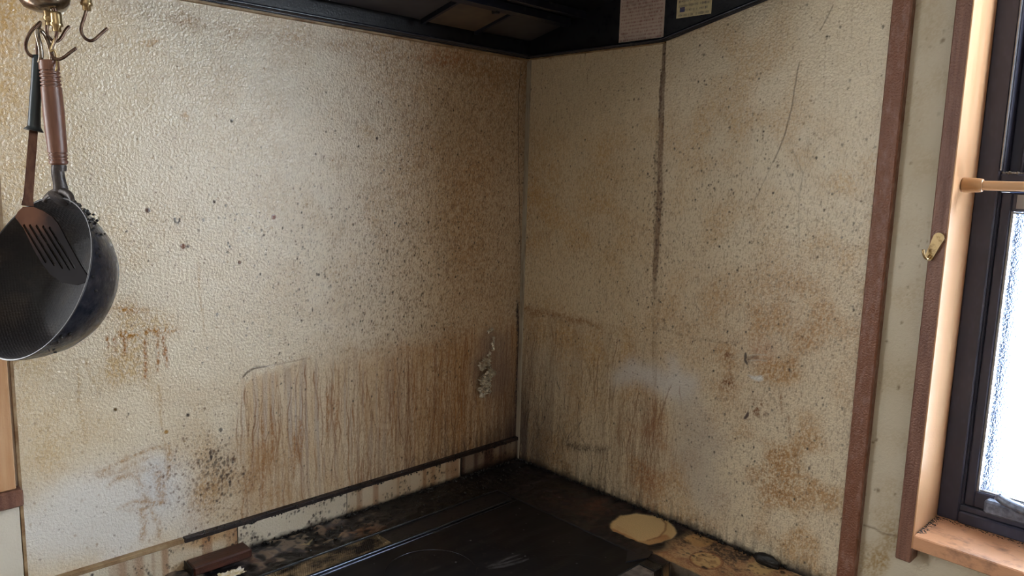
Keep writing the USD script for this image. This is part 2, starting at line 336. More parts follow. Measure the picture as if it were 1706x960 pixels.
        api.CreatePrimvar('fine', Sdf.ValueTypeNames.FloatArray, 'vertex').Set(Vt.FloatArray.FromNumpy(fine.astype(np.float32)))
        api.CreatePrimvar('gloss', Sdf.ValueTypeNames.FloatArray, 'vertex').Set(Vt.FloatArray.FromNumpy(gl.astype(np.float32)))
        UsdShade.MaterialBindingAPI.Apply(p.GetPrim()).Bind(mat_)
        return tag(p.GetPrim(), label)
def blob(X, Y, cx, cy, rx, ry, p=2): return np.exp(-(np.abs((X-cx)/rx)**p + np.abs((Y-cy)/ry)**p))

# ================================================================== SETTING
# ---- left wall -----------------------------------------------------
PE = -0.919                                    # left edge of the kitchen panel
wall_left = thing('wall_left', kind='structure')
part(wall_left, 'wall_body', cat(bx((-3.2, .004, -.85), (WL_X0, .12, 1.6), 0), bx((WL_X1, .004, -.85), (.12, .12, 1.6), 0),
     bx((WL_X0, .004, -.85), (WL_X1, .12, WL_Z0), 0), bx((WL_X0, .004, WL_Z1), (WL_X1, .12, 1.6), 0)), K['wall'], False)
part(wall_left, 'panel_edge', bx((PE-.0035, -.0005, -.05), (PE+.0005, .0035, 1.3), .0004), K['caulk'], label='thin brown joint at the panel edge')
part(wall_left, 'lower_panel', bx((-1.7, -.0005, -.05), (PE-.0045, .0035, .172), .0006), K['bead'] if False else K['wall'])
c = Canvas((PE, 0, .044), (1, 0, 0), (0, 0, 1), -PE, .90-.044, .0013, (219, 205, 181))
X, Y = c.X, c.Y
n1, n2, n3 = c.noise(.03, .03), c.noise(.12, .12), c.noise(.006, .006)
vs = c.noise(.007, .16)                        # vertical streaks
vs2 = c.noise(.0035, .09)
fd = c.noise(.0011, .0032)                      # short vertical dashes
c.gblend((186, 152, 104), .30*n2*ramp(n1, .2, .9))
c.gblend((200, 150, 76), .75*ramp(X, 140, -20)*ramp(Y, 520, 60)*(.5+.5*n2))  # warm bounce glow at the far left, painted into the panel colour
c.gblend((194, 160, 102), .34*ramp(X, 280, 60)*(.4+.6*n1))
c.gblend((164, 122, 72), .50*ramp(X, 540, 780)*(.6+.4*n2))
c.blend((126, 92, 68), .30*ramp(X, 720, 868)*(.6+.4*vs))
c.blend((104, 72, 46), .42*ramp(fd, .66, .86)*ramp(X, 500, 680))
c.blend((120, 88, 60), .22*ramp(fd, .70, .88)*ramp(X, 200, 520))
# band of brown dots under the hood
bandY = np.interp(X, [100, 200, 330, 560, 740, 870], [-10, 14, 40, 76, 104, 128])
c.gblend((156, 116, 70), .26*np.exp(-((Y-bandY)/15)**2)*(.4+.6*n1)*ramp(X, 60, 240), 1.0)
c.blend((130, 86, 44), .8*c.specks(900, np.exp(-((Y-bandY)/9)**2)*ramp(X, 120, 260)*(.1+n1), (.0005, .0013), 20, .5, (.2, .7)))
c.gblend((166, 92, 54), .30*blob(X, Y, 735, 96, 40, 14)*n3, 1.0)
c.gblend((174, 128, 70), .30*(blob(X, Y, 262, 70, 14, 9)+blob(X, Y, 245, 74, 8, 8)+blob(X, Y, 310, 192, 9, 9)), 1.0)
# wide streaked zone above the splash ledge
top = np.interp(X, [380, 400, 420, 520, 600, 680, 760, 800, 870], [700, 640, 618, 596, 580, 563, 548, 536, 520]) + 20*(vs-.5)
zone = ramp(Y, top-6, top+26)*ramp(X, 372, 412+30*n1)
zone = np.where((X > 395) & (X < 520), np.maximum(zone, ramp(Y, top-2, top+5)*ramp(X, 392, 412)), zone)
c.blend((184, 140, 78), zone*(.14+.22*ramp(vs, .25, .85)))
c.blend((150, 104, 56), zone*.20*ramp(vs2, .45, .85))
c.blend((200, 196, 190), .55*zone*ramp(vs2, .66, .9)*blob(X, Y, 520, 700, 150, 100))
c.blend((136, 92, 50), .18*zone*ramp(vs2, .55, .85)*ramp(X, 390, 520))
src = zone*np.exp(-np.maximum(Y-top, 0)/50)*ramp(X, 380, 440)
c.blend((132, 80, 28), .95*c.drips(190, src, (.05, .23), (.0006, .0013), 11, .0003))
c.blend((104, 60, 28), .85*c.drips(80, src*ramp(X, 580, 760), (.08, .24), (.0005, .0009), 12, .0003))
c.blend((152, 96, 28), .7*c.drips(80, zone, (.03, .12), (.0008, .0018), 13, .0003))
c.blend((104, 64, 36), .5*c.drips(90, zone*ramp(Y, top+120, top+190), (.02, .06), (.0004, .0008), 14, .0008))
c.gblend((158, 104, 42), .5*blob(X, Y, 640, 582, 60, 12)*n1)
c.gblend((138, 86, 58), .32*blob(X, Y, 745, 520, 70, 60)*n2)
for a, b, yb in ((437, 700, 850), (452, 690, 790), (500, 700, 770), (490, 720, 800), (545, 650, 730), (560, 660, 720)):
    c.blend((154, 102, 48), .75*c.soft([(a, b), (a+2, (b+yb)/2), (a-1, yb)], .0022, .9, .0003))
c.blend((62, 38, 30), .8*c.line([(404, 629), (412, 620), (424, 614), (448, 610)], .0015, .9, .0004))
c.blend((100, 64, 50), .5*c.line([(448, 610), (480, 604), (512, 597)], .0009, .9, .0004))
# left stain block and its runs
blk = c.poly([(165, 512), (205, 506), (232, 518), (240, 508), (272, 512), (288, 520), (284, 560), (278, 610), (250, 640), (180, 645), (150, 600), (160, 560)], 10, .03)
c.gblend((184, 146, 84), .5*blk*(.3+.7*n1))
c.gblend((160, 110, 42), .75*np.exp(-((Y-np.interp(X, [170, 290], [560, 548])-6*(n1-.5))/6)**2)*blk*ramp(n1, .2, .7), 1.0)
c.gblend((160, 110, 42), .75*np.exp(-((Y-514-8*(n1-.5))/5)**2)*blk*ramp(n1, .3, .7), 1.0)
for a, b, yb in ((178, 562, 580), (190, 560, 590), (206, 560, 586), (208, 575, 590), (241, 560, 640), (262, 556, 620), (272, 560, 600), (276, 575, 615)):
    c.blend((146, 92, 32), .9*c.soft([(a, b), (a+1, (b+yb)/2), (a+2, yb)], .0016, .9, .0005, .0010))
for a, b, yb in ((129, 600, 740), (145, 600, 640), (330, 430, 560), (265, 640, 760)):
    c.blend((176, 140, 88), .6*c.soft([(a, b), (a+3, (b+yb)/2), (a+12, yb)], .0016, .8, .0008))
# wiped, almost white patch low on the left with brown rims
wipe = c.poly([(45, 815), (120, 790), (165, 790), (285, 742), (300, 770), (285, 850), (330, 860), (300, 890), (150, 930), (60, 960), (40, 900)], 16, .05)
c.blend((226, 225, 224), .75*wipe)
c.blend((208, 210, 214), .5*c.poly([(230, 770), (285, 750), (282, 830), (245, 850)], 8, .02))
for L, r, a in (([(160, 788), (200, 770), (250, 748), (285, 741)], .002, .8), ([(163, 795), (200, 784), (255, 760)], .0030, .4), ([(180, 812), (195, 798), (230, 792)], .0018, .6), ([(196, 846), (225, 836), (270, 838), (240, 848), (205, 850)], .0020, .7),
                ([(238, 850), (240, 880), (236, 902)], .0040, .6), ([(252, 852), (266, 870), (266, 900)], .0026, .6), ([(280, 745), (284, 775), (276, 800)], .0030, .6), ([(228, 795), (240, 815), (244, 838)], .004, .4), ([(262, 790), (268, 818), (274, 838)], .006, .5), ([(190, 800), (230, 784), (262, 776)], .004, .3)):
    c.blend((164, 122, 68), a*c.soft(L, r, .9, .0012, .0022))
# burnt speckle cluster
cl = blob(X, Y, 345, 800, 62, 64)
c.gblend((172, 130, 74), .6*cl*(.3+.7*n1))
c.gblend((158, 112, 62), .45*blob(X, Y, 440, 800, 60, 60)*n1)
c.blend((40, 26, 22), c.specks(150, blob(X, Y, 362, 782, 26, 34)**1.2, (.0007, .0026), 21, 1.2, (.6, 1)))
c.blend((96, 60, 30), c.specks(800, cl, (.0005, .0017), 22, 1.0, (.3, .9)))
# spatter
den = .12 + .9*blob(X, Y, 560, 500, 190, 130) + .5*blob(X, Y, 720, 330, 170, 220) + .5*blob(X, Y, 500, 400, 260, 120) + .45*blob(X, Y, 380, 720, 140, 120) + .3*(X > 620)
c.blend((30, 22, 20), c.specks(1500, den*den, (.0006, .0016), 31, .8, (.55, 1)))
c.blend((96, 62, 38), c.specks(5200, den, (.0004, .0011), 32, 1.4, (.3, .85)))
c.blend((84, 54, 36), .85*c.drips(700, ramp(X, 520, 760)*ramp(Y, 620, 500)+.02, (.004, .022), (.0004, .0007), 33, .0003, (.3, .8)))
c.blend((150, 112, 64), c.specks(600, .3+ramp(X, 330, 60), (.0006, .0020), 34, 1.0, (.2, .6)))
for x, y, r, col in ((246, 351, .0034, (66, 34, 26)), (305, 411, .0038, (112, 62, 34)), (313, 411, .0022, (60, 34, 26)), (456, 362, .0036, (104, 44, 24)), (399, 438, .0028, (94, 58, 32)), (357, 337, .0021, (60, 40, 30)), (386, 202, .0022, (40, 34, 34)), (628, 231, .0024, (34, 22, 20)), (531, 458, .0022, (40, 24, 20)), (192, 683, .0026, (86, 64, 24)), (313, 692, .0026, (40, 26, 18)), (277, 720, .003, (150, 110, 40))):
    c.blend(col, c.splat(*c.uv([(x, y)]).T, r, .95))
c.blend((34, 30, 32), c.line([(291, 365), (292, 370), (296, 372), (299, 369), (299, 365)], .0011, .95, 0, False))
# corner: crack line, soot, purple stain
c.blend((70, 50, 46), .8*c.line([(868, 110), (864, 160), (864, 260), (866, 360), (868, 470)], .0009, .9, .0006, False))
c.blend((50, 36, 42), .9*c.soft([(862, 500), (863, 570), (861, 640), (858, 716)], .0036, .95, .0012, .0020)); c.blend((36, 26, 32), .8*c.line([(863, 510), (864, 570), (862, 640), (860, 716)], .0012, .95, .0008, False))
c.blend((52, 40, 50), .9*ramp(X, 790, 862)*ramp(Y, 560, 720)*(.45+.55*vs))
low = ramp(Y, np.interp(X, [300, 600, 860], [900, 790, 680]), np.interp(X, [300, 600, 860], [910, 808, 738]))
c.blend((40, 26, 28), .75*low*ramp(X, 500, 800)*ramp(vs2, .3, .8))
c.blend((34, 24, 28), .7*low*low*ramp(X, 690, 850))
c.blend((126, 108, 102), .5*c.poly([(790, 560), (830, 545), (850, 560), (850, 640), (820, 670), (790, 640)], 10, .02))
c.blend((70, 42, 34), .8*c.drips(60, ramp(X, 690, 760)*ramp(Y, 640, 700)+1e-6, (.03, .11), (.0005, .0010), 41, .0006))
c.blend((60, 36, 28), .8*c.drips(80, ramp(X, 640, 720)*ramp(Y, np.interp(X, [600, 860], [770, 690]), np.interp(X, [600, 860], [790, 715]))+1e-7, (.01, .035), (.0005, .0010), 42, .0012))
c.fine = np.clip(.30 + .60*ramp(X, 250, 620) + .3*blob(X, Y, 380, 800, 120, 80) + .25*n2 - .4*wipe, 0, 1)
c.gloss = np.clip(.13 + .32*zone + .06*n2 + .16*ramp(X, 600, 760) + .2*cl + .08*ramp(Y, 560, 760), .1, .7)
c.mesh(wall_left, 'kitchen_panel', K['panel'], label='cream embossed panel spattered and streaked with brown grease, warm bounce glow painted at the left')
# splash strip below: protruding ledge and white tiles with joints
part(wall_left, 'ledge', bx((-.715, -.0095, .0440), (-.001, .003, .0520), .0012), K['ledge'], label='sooty dark ledge above the splash tiles')
part(wall_left, 'ledge', bx((PE, -.0090, .0445), (-.7155, .003, .0515), .0012), K['caulk'], label='cleaner tan end of the ledge')
tj = [PE, -.632, -.43, -.165, -.0015]
for k in range(4):
    t = Canvas((tj[k]+.0008, -.008, -.004), (1, 0, 0), (0, 0, 1), tj[k+1]-tj[k]-.0016, .0495, .0014, (206, 198, 180))
    X, Y = t.X, t.Y; n1, n3 = t.noise(.03, .02), t.noise(.006, .006); vs = t.noise(.008, .05)
    t.blend((176, 132, 74), (.75 if k == 0 else .55 if k == 2 else .8 if k == 3 else .12)*(.3+.7*n1)*np.where(k == 0, ramp(X, 200, 330)*.8+.2, 1))
    t.blend((140, 88, 40), .6*ramp(vs, .55, .9)*(k in (0, 2, 3)))
    if k == 3: t.blend((62, 40, 40), .6+.3*vs); t.blend((20, 16, 20), .9*ramp(t.u, .007, .003))
    t.blend((14, 11, 11), ramp(t.v, .0125+.006*n3+.004*(n1-.5), .006)*ramp(X, 380, 420) if k < 3 else ramp(t.v, .020+.01*n1, .008))
    t.blend((36, 24, 20), t.specks(150, .02+ramp(n1, .3, .7), (.0007, .0028), 50+k, 1.2, (.5, 1)))
    t.fine[:] = .3; t.gloss[:] = .4
    t.mesh(wall_left, 'splash_tile', K['panel'])
    part(wall_left, 'splash_tile_body', bx((tj[k]+.0008, -.0078, -.0035), (tj[k+1]-.0008, .003, .0453), .0004), K['bead'])

# ---- right wall ----------------------------------------------------
wall_right = thing('wall_right', kind='structure')
part(wall_right, 'wall_body', cat(bx((.004, WIN_Y1+.02, -.85), (.14, .004, 1.6), 0), bx((.004, -3.2, -.85), (.14, WIN_Y0-.02, 1.6), 0),
     bx((.004, WIN_Y0-.02, -.85), (.14, WIN_Y1+.02, WIN_Z0-.02), 0), bx((.004, WIN_Y0-.02, WIN_Z1+.02), (.14, WIN_Y1+.02, 1.6), 0)), K['wall'], False)
c = Canvas((0, 0, -.002), (0, -1, 0), (0, 0, 1), .710, .97, .0013, (214, 200, 174))
X, Y = c.X, c.Y
n1, n2, n3 = c.noise(.03, .03), c.noise(.12, .12), c.noise(.006, .006); vs, vs2 = c.noise(.008, .16), c.noise(.0035, .07); fd = c.noise(.0011, .0032)
c.gblend((166, 128, 78), .42*(.5+.5*n2)*ramp(X, 1250, 900))
c.gblend((182, 140, 78), .42*n2*ramp(n1, .2, .9))
c.gblend((166, 116, 56), .55*blob(X, Y, 1290, 560, 190, 110)*(.3+.7*n1))
c.gblend((158, 112, 58), .42*blob(X, Y, 1280, 790, 160, 120)*ramp(n1, .2, .9), 1.0)
c.blend((108, 78, 52), .38*ramp(fd, .68, .88)*(.4+.6*ramp(Y, 120, 420)))
# horizontal brown edge with streaks below
edge = np.interp(X, [870, 900, 960, 1010, 1060], [515, 521, 534, 549, 560])
below = ramp(Y, edge-2, edge+10)*ramp(X, 1130, 1060)
c.gblend((138, 98, 56), .6*np.exp(-((Y-edge-6*(n1-.5))/7)**2)*ramp(X, 1060, 960))
c.blend((132, 106, 82), .24*below*ramp(vs, .3, .8))
c.blend((104, 64, 28), .9*c.drips(80, below*np.exp(-np.maximum(Y-edge-20, 0)/90)+1e-7, (.06, .25), (.0006, .0011), 61, .0004))
c.blend((126, 78, 44), .6*c.drips(70, blob(X, Y, 1085, 690, 34, 50), (.05, .16), (.0006, .0012), 62, .0003))
c.gblend((144, 84, 52), .40*blob(X, Y, 1085, 760, 26, 90)*n1)
# wiped pale patch
wp = c.poly([(1015, 612), (1045, 598), (1085, 610), (1135, 606), (1158, 640), (1160, 665), (1110, 650), (1060, 642), (1020, 640)], 9, .03)
c.blend((206, 203, 200), .8*wp)
c.blend((186, 178, 166), .6*c.poly([(1120, 650), (1160, 650), (1190, 720), (1200, 840), (1140, 840), (1125, 740)], 14, .04))
c.blend((112, 64, 30), .85*c.drips(30, blob(X, Y, 1075, 655, 40, 14), (.04, .22), (.0005, .0011), 63, .0005))
c.blend((194, 186, 170), .3*c.poly([(870, 570), (960, 585), (960, 640), (900, 640), (875, 620)], 14, .03))
# the long dark run from the hood lip
run = c.line([(1107, 66), (1106, 110), (1103, 160), (1101, 240), (1098, 330), (1095, 400), (1091, 460), (1089, 505)], .0046, 1, .0009, False)
run = np.where(Y < 120, np.minimum(run, c.line([(1107, 66), (1106, 90), (1105, 125)], .0030, 1, .0003, False)), run)
c.blend((66, 40, 32), .92*run*np.interp(Y, [60, 200, 300, 430, 505], [1, .9, .6, .7, .1])*(.55+.45*ramp(vs2, .2, .6))*(1-np.interp(Y, [60, 160, 300], [.1, .4, .65])*(1-c.grain)))
c.blend((92, 60, 38), .45*run*ramp(Y, 508, 430))
c.blend((124, 92, 60), .36*c.line([(1098, 200), (1098, 300), (1096, 400), (1094, 500), (1090, 640)], .009, 1, .0010)*(.3+.7*vs2))
lw = blob(X, Y, 1095, 380, 11, 130)
c.blend((46, 28, 22), c.specks(150, lw, (.0006, .0020), 64, 1.5, (.6, 1)))
# scratches and hair cracks
for L, r, a in (([(1331, 104), (1325, 140), (1318, 180), (1308, 222), (1298, 250), (1288, 270)], .0008, .75), ([(1288, 270), (1270, 308), (1258, 330), (1253, 350)], .0006, .45), ([(1320, 250), (1331, 275), (1338, 290), (1331, 325), (1331, 420)], .0006, .5), ([(1309, 280), (1318, 310), (1330, 325)], .0005, .4), ([(1395, 212), (1360, 250), (1338, 288)], .0005, .28),
                ([(1388, 8), (1378, 30), (1366, 52)], .0007, .7)):
    c.blend((66, 48, 42), a*c.line(L, r, .9, .0008, False))
# damaged spot
c.blend((84, 62, 50), .7*blob(X, Y, 1256, 598, 26, 9)*ramp(n3, .3, .7)); c.gblend((168, 112, 74), .4*blob(X, Y, 1268, 585, 22, 20))
c.blend((40, 30, 30), c.line([(1242, 588), (1241, 600), (1245, 608)], .0020, .9, .0003))
for y in (592, 601): c.blend((196, 186, 168), .8*c.line([(1246, y), (1262, y-1), (1278, y+1)], .0010, .9, .0006))
c.blend((214, 214, 212), .95*c.poly([(1244, 623), (1256, 626), (1270, 624), (1272, 632), (1264, 635), (1252, 630)], 1, .003))
c.blend((50, 24, 30), .95*c.poly([(1247, 683), (1248, 692), (1243, 699), (1238, 698)], .6))
for x, y, s_ in ((1212, 640, 12), (1262, 680, 16), (1214, 590, 8)): c.gblend((120, 78, 42), .6*blob(X, Y, x, y, s_, s_)*ramp(n3, .2, .7), 1.0)
for a, b, yb in ((1215, 600, 640), (1300, 655, 690), (1313, 690, 740)): c.blend((130, 88, 46), .85*c.soft([(a, b), (a+2, (b+yb)/2), (a+1, yb)], .0014, .9, .0006))
c.blend((126, 106, 86), .5*c.soft([(1180, 566), (1215, 570), (1250, 568)], .0012, .7, .001)); c.blend((110, 80, 52), .5*c.soft([(1070, 538), (1150, 562), (1210, 572)], .0014, .7, .001))
# spatter
den = .25 + .6*blob(X, Y, 1280, 520, 220, 180) + .5*blob(X, Y, 1200, 330, 200, 180) + .4*blob(X, Y, 1300, 800, 160, 150)
c.blend((34, 25, 23), c.specks(1400, den, (.0006, .0017), 71, .9, (.5, 1)))
c.blend((96, 66, 44), c.specks(5200, den, (.0004, .0011), 72, 1.5, (.3, .8)))
c.blend((92, 64, 46), .7*c.drips(700, .2+ramp(X, 1150, 900), (.004, .024), (.0004, .0007), 73, .0003, (.3, .8)))
c.blend((116, 78, 48), .55*c.drips(60, ramp(Y, 420, 60)*ramp(X, 1480, 1380)+ramp(Y, 130, 40)+1e-6, (.01, .06), (.0004, .0008), 74, .0003, (.3, .8)))
# soot and cobweb runs low beside the corner
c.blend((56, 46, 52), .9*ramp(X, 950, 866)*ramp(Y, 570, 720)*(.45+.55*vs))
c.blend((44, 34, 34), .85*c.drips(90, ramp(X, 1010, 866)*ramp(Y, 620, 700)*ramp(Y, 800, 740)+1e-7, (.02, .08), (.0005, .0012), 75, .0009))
c.blend((70, 50, 38), .7*c.drips(60, ramp(X, 1110, 960)*ramp(X, 940, 990)*ramp(Y, 700, 760)+1e-7, (.02, .07), (.0005, .0009), 76, .0007))
c.blend((70, 58, 50), .8*c.soft([(940, 738), (965, 748), (1000, 752), (1012, 750)], .005, .8, .0015, .004))
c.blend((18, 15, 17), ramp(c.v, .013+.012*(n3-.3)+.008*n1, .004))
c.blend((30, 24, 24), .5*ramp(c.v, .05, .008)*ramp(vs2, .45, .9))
c.fine = np.clip(.5 + .3*n2 + .2*blob(X, Y, 1300, 560, 200, 200) - .5*wp, 0, 1)
c.gloss = np.clip(.14 + .08*n2 + .26*ramp(Y, 400, 600) + .2*ramp(X, 1250, 1000), .1, .7)
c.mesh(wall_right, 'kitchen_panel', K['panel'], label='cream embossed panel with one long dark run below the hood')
# plaster between the wood strip and the window
c = Canvas((.0015, -.735, -.06), (0, -1, 0), (0, 0, 1), .30, 1.2, .002, (198, 188, 168))
X, Y = c.X, c.Y; n1, n2, n3 = c.noise(.03, .03), c.noise(.1, .1), c.noise(.008, .008)
c.blend((172, 158, 130), .4*n2); c.gblend((150, 122, 76), .5*blob(X, Y, 1480, 930, 50, 60)*ramp(n1, .3, .8)+.22*n1*n1); c.blend((126, 100, 66), .7*c.specks(420, np.ones_like(X), (.0005, .0014), 82, 1.2, (.3, .9)))
c.blend((104, 82, 56), c.specks(230, np.ones_like(X), (.0008, .0026), 81, 1, (.3, .9)))
c.blend((112, 92, 70), .8*c.line([(1440, 876), (1458, 881), (1470, 889), (1492, 893)], .0012, .9, .0006, False))
c.fine[:] = .35; c.gloss[:] = .6
keep = ~((c.P[..., 1] < WIN_Y1+.005) & (c.P[..., 2] > WIN_Z0-.005))
c.mesh(wall_right, 'plaster_strip', K['plaster'], keep=keep)
# rest of the room, behind the camera
floor = part(None, 'floor', bx((-3.3, -3.3, -.90), (.14, .12, -.85), 0), K['floor'], False, kind='structure')
part(None, 'ceiling', bx((-3.3, -3.3, 1.6), (.14, .12, 1.66), 0), K['ceiling'], False, kind='structure')
part(None, 'wall_far', bx((-3.3, -3.3, -.85), (.14, -3.2, 1.6), 0), K['wall'], False, kind='structure')
part(None, 'wall_side', bx((-3.3, -3.2, -.85), (-3.2, .12, 1.6), 0), K['wall'], False, kind='structure')
fill_lamp = thing('added_fill_lamp', 'added square white fill fixture behind the camera, out of view', 'fill_lamp')  # made-up fixture that houses the added fill light
part(fill_lamp, 'housing', bx((FILL_POS[0]-.28, FILL_POS[1]-.28, FILL_POS[2]+.004), (FILL_POS[0]+.28, FILL_POS[1]+.28, 1.6), .01), K['ceiling'])
# corner bead and wood strip
part(None, 'trim_1', cat(bx((-.0015, -.0125, .003), (.002, -.0005, .846), .0006), tube([(-.002, -.0118, .003), (-.002, -.0118, .846)], .0011, 8)), K['bead'], kind='structure')
trim2 = thing('trim_2', kind='structure')
part(trim2, 'wood_strip', bx((-.0125, -.735, -.06), (.004, -.709, 1.3), .002), K['strip'], label='red-brown wood strip with pale window sheen painted in patches')
part(trim2, 'panel_edge', bx((-.002, -.710, -.06), (.002, -.7075, 1.3), .0004), K['caulk'])

# ---- right window --------------------------------------------------
win = thing('window_1', kind='structure')
y1, y0, z0, z1 = WIN_Y1, WIN_Y0, WIN_Z0, WIN_Z1
JF = -.027
part(win, 'casing', bx((JF, y1, z0-.022), (.002, y1+.0205, z1+.02), .0015), K['casing'], label='red-brown wood casing board')
part(win, 'casing', bx((JF, y0-.0185, z0-.022), (.002, y0, z1+.02), .0015), K['casing'])
part(win, 'jamb', bx((JF+.0003, y1-.0004, z0), (.075, y1+.017, z1), .0005), K['jamb'], label='varnished orange jamb board')
part(win, 'jamb', bx((JF+.0003, y0-.017, z0), (.075, y0+.0004, z1), .0005), K['jamb'])
part(win, 'head', bx((JF, y0, z1), (.075, y1, z1+.02), .001), K['jamb'])
part(win, 'sill', bx((JF-.001, y0-.0185, z0), (.075, y1-.0005, z0+.020), .0015), K['sill'], label='orange-brown sill board with dirty corner')
ZS = z0+.020                                     # top of sill
FX = .068
part(win, 'frame_stile', cat(bx((FX, y1-.028, ZS), (.12, y1, z1), .002), bx((FX+.006, y1-.031, ZS), (.12, y1-.027, z1), .001)), K['alu'], label='dark aluminium frame post')
part(win, 'frame_stile', bx((FX, y0, ZS), (.12, y0+.028, z1), .002), K['alu'])
part(win, 'frame_rail', cat(bx((FX-.003, y0+.028, ZS), (.12, y1-.028, ZS+.018), .002), bx((FX+.002, y0+.028, ZS+.018), (.12, y1-.028, ZS+.026), .001)), K['alu'])
part(win, 'frame_rail', bx((FX, y0+.028, z1-.03), (.12, y1-.028, z1), .002), K['alu'])
ZT = .612
part(win, 'transom', cat(bx((FX, y0+.028, ZT), (.12, y1-.0285, ZT+.024), .002), bx((FX-.004, y0+.03, ZT+.006), (FX+.004, y1-.031, ZT+.012), .001)), K['alu'])
part(win, 'frame_edge', bx((FX-.0015, y1-.0295, ZT+.028), (FX+.004, y1-.0275, z1-.03), .0005), K['alu_edge'], label='bare bright edge of the upper frame')
# lower awning sash
LX = .073
gz0, gz1, gy = .189, .586, y1-.0445
low = [bx((LX, gy, ZS+.027), (.105, y1-.032, ZT-.001), .0015), bx((LX, y0+.03, ZS+.027), (.105, y0+.045, ZT-.001), .0015), bx((LX, y0+.045, ZS+.027), (.105, gy, gz0), .0015), bx((LX, y0+.045, gz1), (.105, gy, ZT-.001), .0015)]
part(win, 'lower_sash', cat(low), K['alu'])
part(win, 'glazing_bead', cat(bx((LX+.002, gy-.0035, gz0-.001), (LX+.010, gy, gz1+.001), .0008), bx((LX+.003, y0+.047, gz0+.0010), (LX+.009, gy, gz0+.003), .0005), bx((LX+.003, y0+.047, gz1-.003), (LX+.009, gy, gz1-.001), .0005)), K['alu_edge'], label='bright bead around the lower pane')
part(win, 'pane', bx((LX+.014, y0+.045, gz0), (LX+.015, gy, gz1), 0), K['pane'], False, label='figured glass lower pane')
# upper sash, set back
UX = .096
uy = y1-.072
part(win, 'upper_sash', cat(bx((UX, uy, ZT+.024), (.125, y1-.031, z1-.03), .002), bx((UX-.008, y1-.049, ZT+.024), (.125, y1-.046, z1-.03), .001), bx((UX, y0+.03, ZT+.024), (.125, y0+.07, z1-.03), .002), bx((UX, y0+.07, ZT+.024), (.125, uy, ZT+.050), .002), bx((UX, y0+.07, z1-.06), (.125, uy, z1-.03), .002)), K['alu'])
part(win, 'glazing_bead', bx((UX-.001, uy-.0025, ZT+.050), (UX+.006, uy-.0005, z1-.06), .0005), K['alu_edge'])
part(win, 'pane', bx((UX+.012, y0+.07, ZT+.05), (UX+.013, uy, z1-.06), 0), K['clear'], False)
g = np.random.default_rng(3); crumbs = []
for k in range(70):
    m = trimesh.creation.icosphere(1, g.uniform(.0006, .0022)); m.vertices *= g.uniform(.6, 1.3, 3)
    m.apply_translation((g.uniform(FX+.001, FX+.02), y1-.030-abs(g.normal(0, .018)), ZT+.0250)); crumbs.append(m)
part(win, 'dust', cat(crumbs), K['dust'], True, 'pale dust and crumbs on the transom', 'stuff')
crumbs = []
for k in range(420):
    m = trimesh.creation.icosphere(0, g.uniform(.0003, .0011)); m.vertices *= np.r_[g.uniform(.7, 1.6, 2), .6]
    if k < 220: q = (FX-.003-abs(g.normal(0, .005)), g.uniform(-1.0, y1-.002), ZS+.0001)
    else: q = (g.uniform(JF+.012, FX-.003), y1-.001-abs(g.normal(0, .0035)), ZS+.0001)
    m.apply_translation(q); crumbs.append(m)
part(win, 'grime', cat(crumbs), K['char'], True, 'black grime along the back of the sill', 'stuff')
# stickers on the frame
st = bx((FX-.0006, -.8745, .592), (FX+.0002, -.842, .608), 0)
part(win, 'frame_label', bx((LX-.0008, -.896, .590), (LX+.0002, -.8635, .6085), 0), K['label'], False, 'small grey printed label')
part(win, 'frame_label', bx((FX-.0036, -.935, ZS+.002), (FX-.0028, -.926, ZS+.010), 0), K['label'], False)
# latch handle
la = part(win, 'latch', bx((LX-.016, -.935, .166), (LX, -.873, .186), .003), K['silver'], label='blue-grey latch base on the bottom rail')
lev = spline([(LX-.018, -.889, .196), (LX-.022, -.905, .190), (LX-.024, -.93, .186), (LX-.024, -.965, .184), (LX-.022, -1.0, .185)], 20)
m = tube(lev, np.linspace(.007, .010, 20), 14); m.vertices[:, 2] = (m.vertices[:, 2]-.187)*.8+.190
part(win, 'latch_lever', m, K['silver'], True, 'curved latch lever')
# outside: sleeve and neighbouring house seen through the glass
part(win, 'outer_sleeve', cat(bx((.142, -.858, z0-.02), (.31, y1+.02, z1), .001), bx((.142, y0, z0-.05), (.22, y1, z0-.003), .001)), K['gable'])

# ---- left window (only its casing corner shows) --------------------
w2 = thing('window_2', kind='structure')
x0, x1, z0, z1 = WL_X0, WL_X1, WL_Z0, WL_Z1
part(w2, 'casing', bx((x1, -.012, .192), (PE-.008, .004, z1+.06), .0015), K['jamb'], label='orange-brown wood casing board')
part(w2, 'casing', bx((x0-.08, -.012, .192), (x0, .004, z1+.06), .0015), K['jamb'])
part(w2, 'sill', bx((x0-.1, -.017, .1685), (PE-.0015, .004, .1915), .002), K['casing'], label='red-brown sill board with squared end')
part(w2, 'head', bx((x0, -.012, z1), (x1, .004, z1+.06), .0015), K['jamb'])
part(w2, 'frame', cat(bx((x0, .05, z0), (x0+.04, .09, z1), .002), bx((x1-.04, .05, z0), (x1, .09, z1), .002), bx((x0, .05, z0), (x1, .09, z0+.04), .002), bx((x0, .05, z1-.04), (x1, .09, z1), .002), bx(((x0+x1)/2-.02, .05, z0), ((x0+x1)/2+.02, .09, z1), .002)), K['alu'])
part(w2, 'pane', bx((x0+.03, .069, z0+.03), (x1-.03, .070, z1-.03), 0), K['clear'], False)

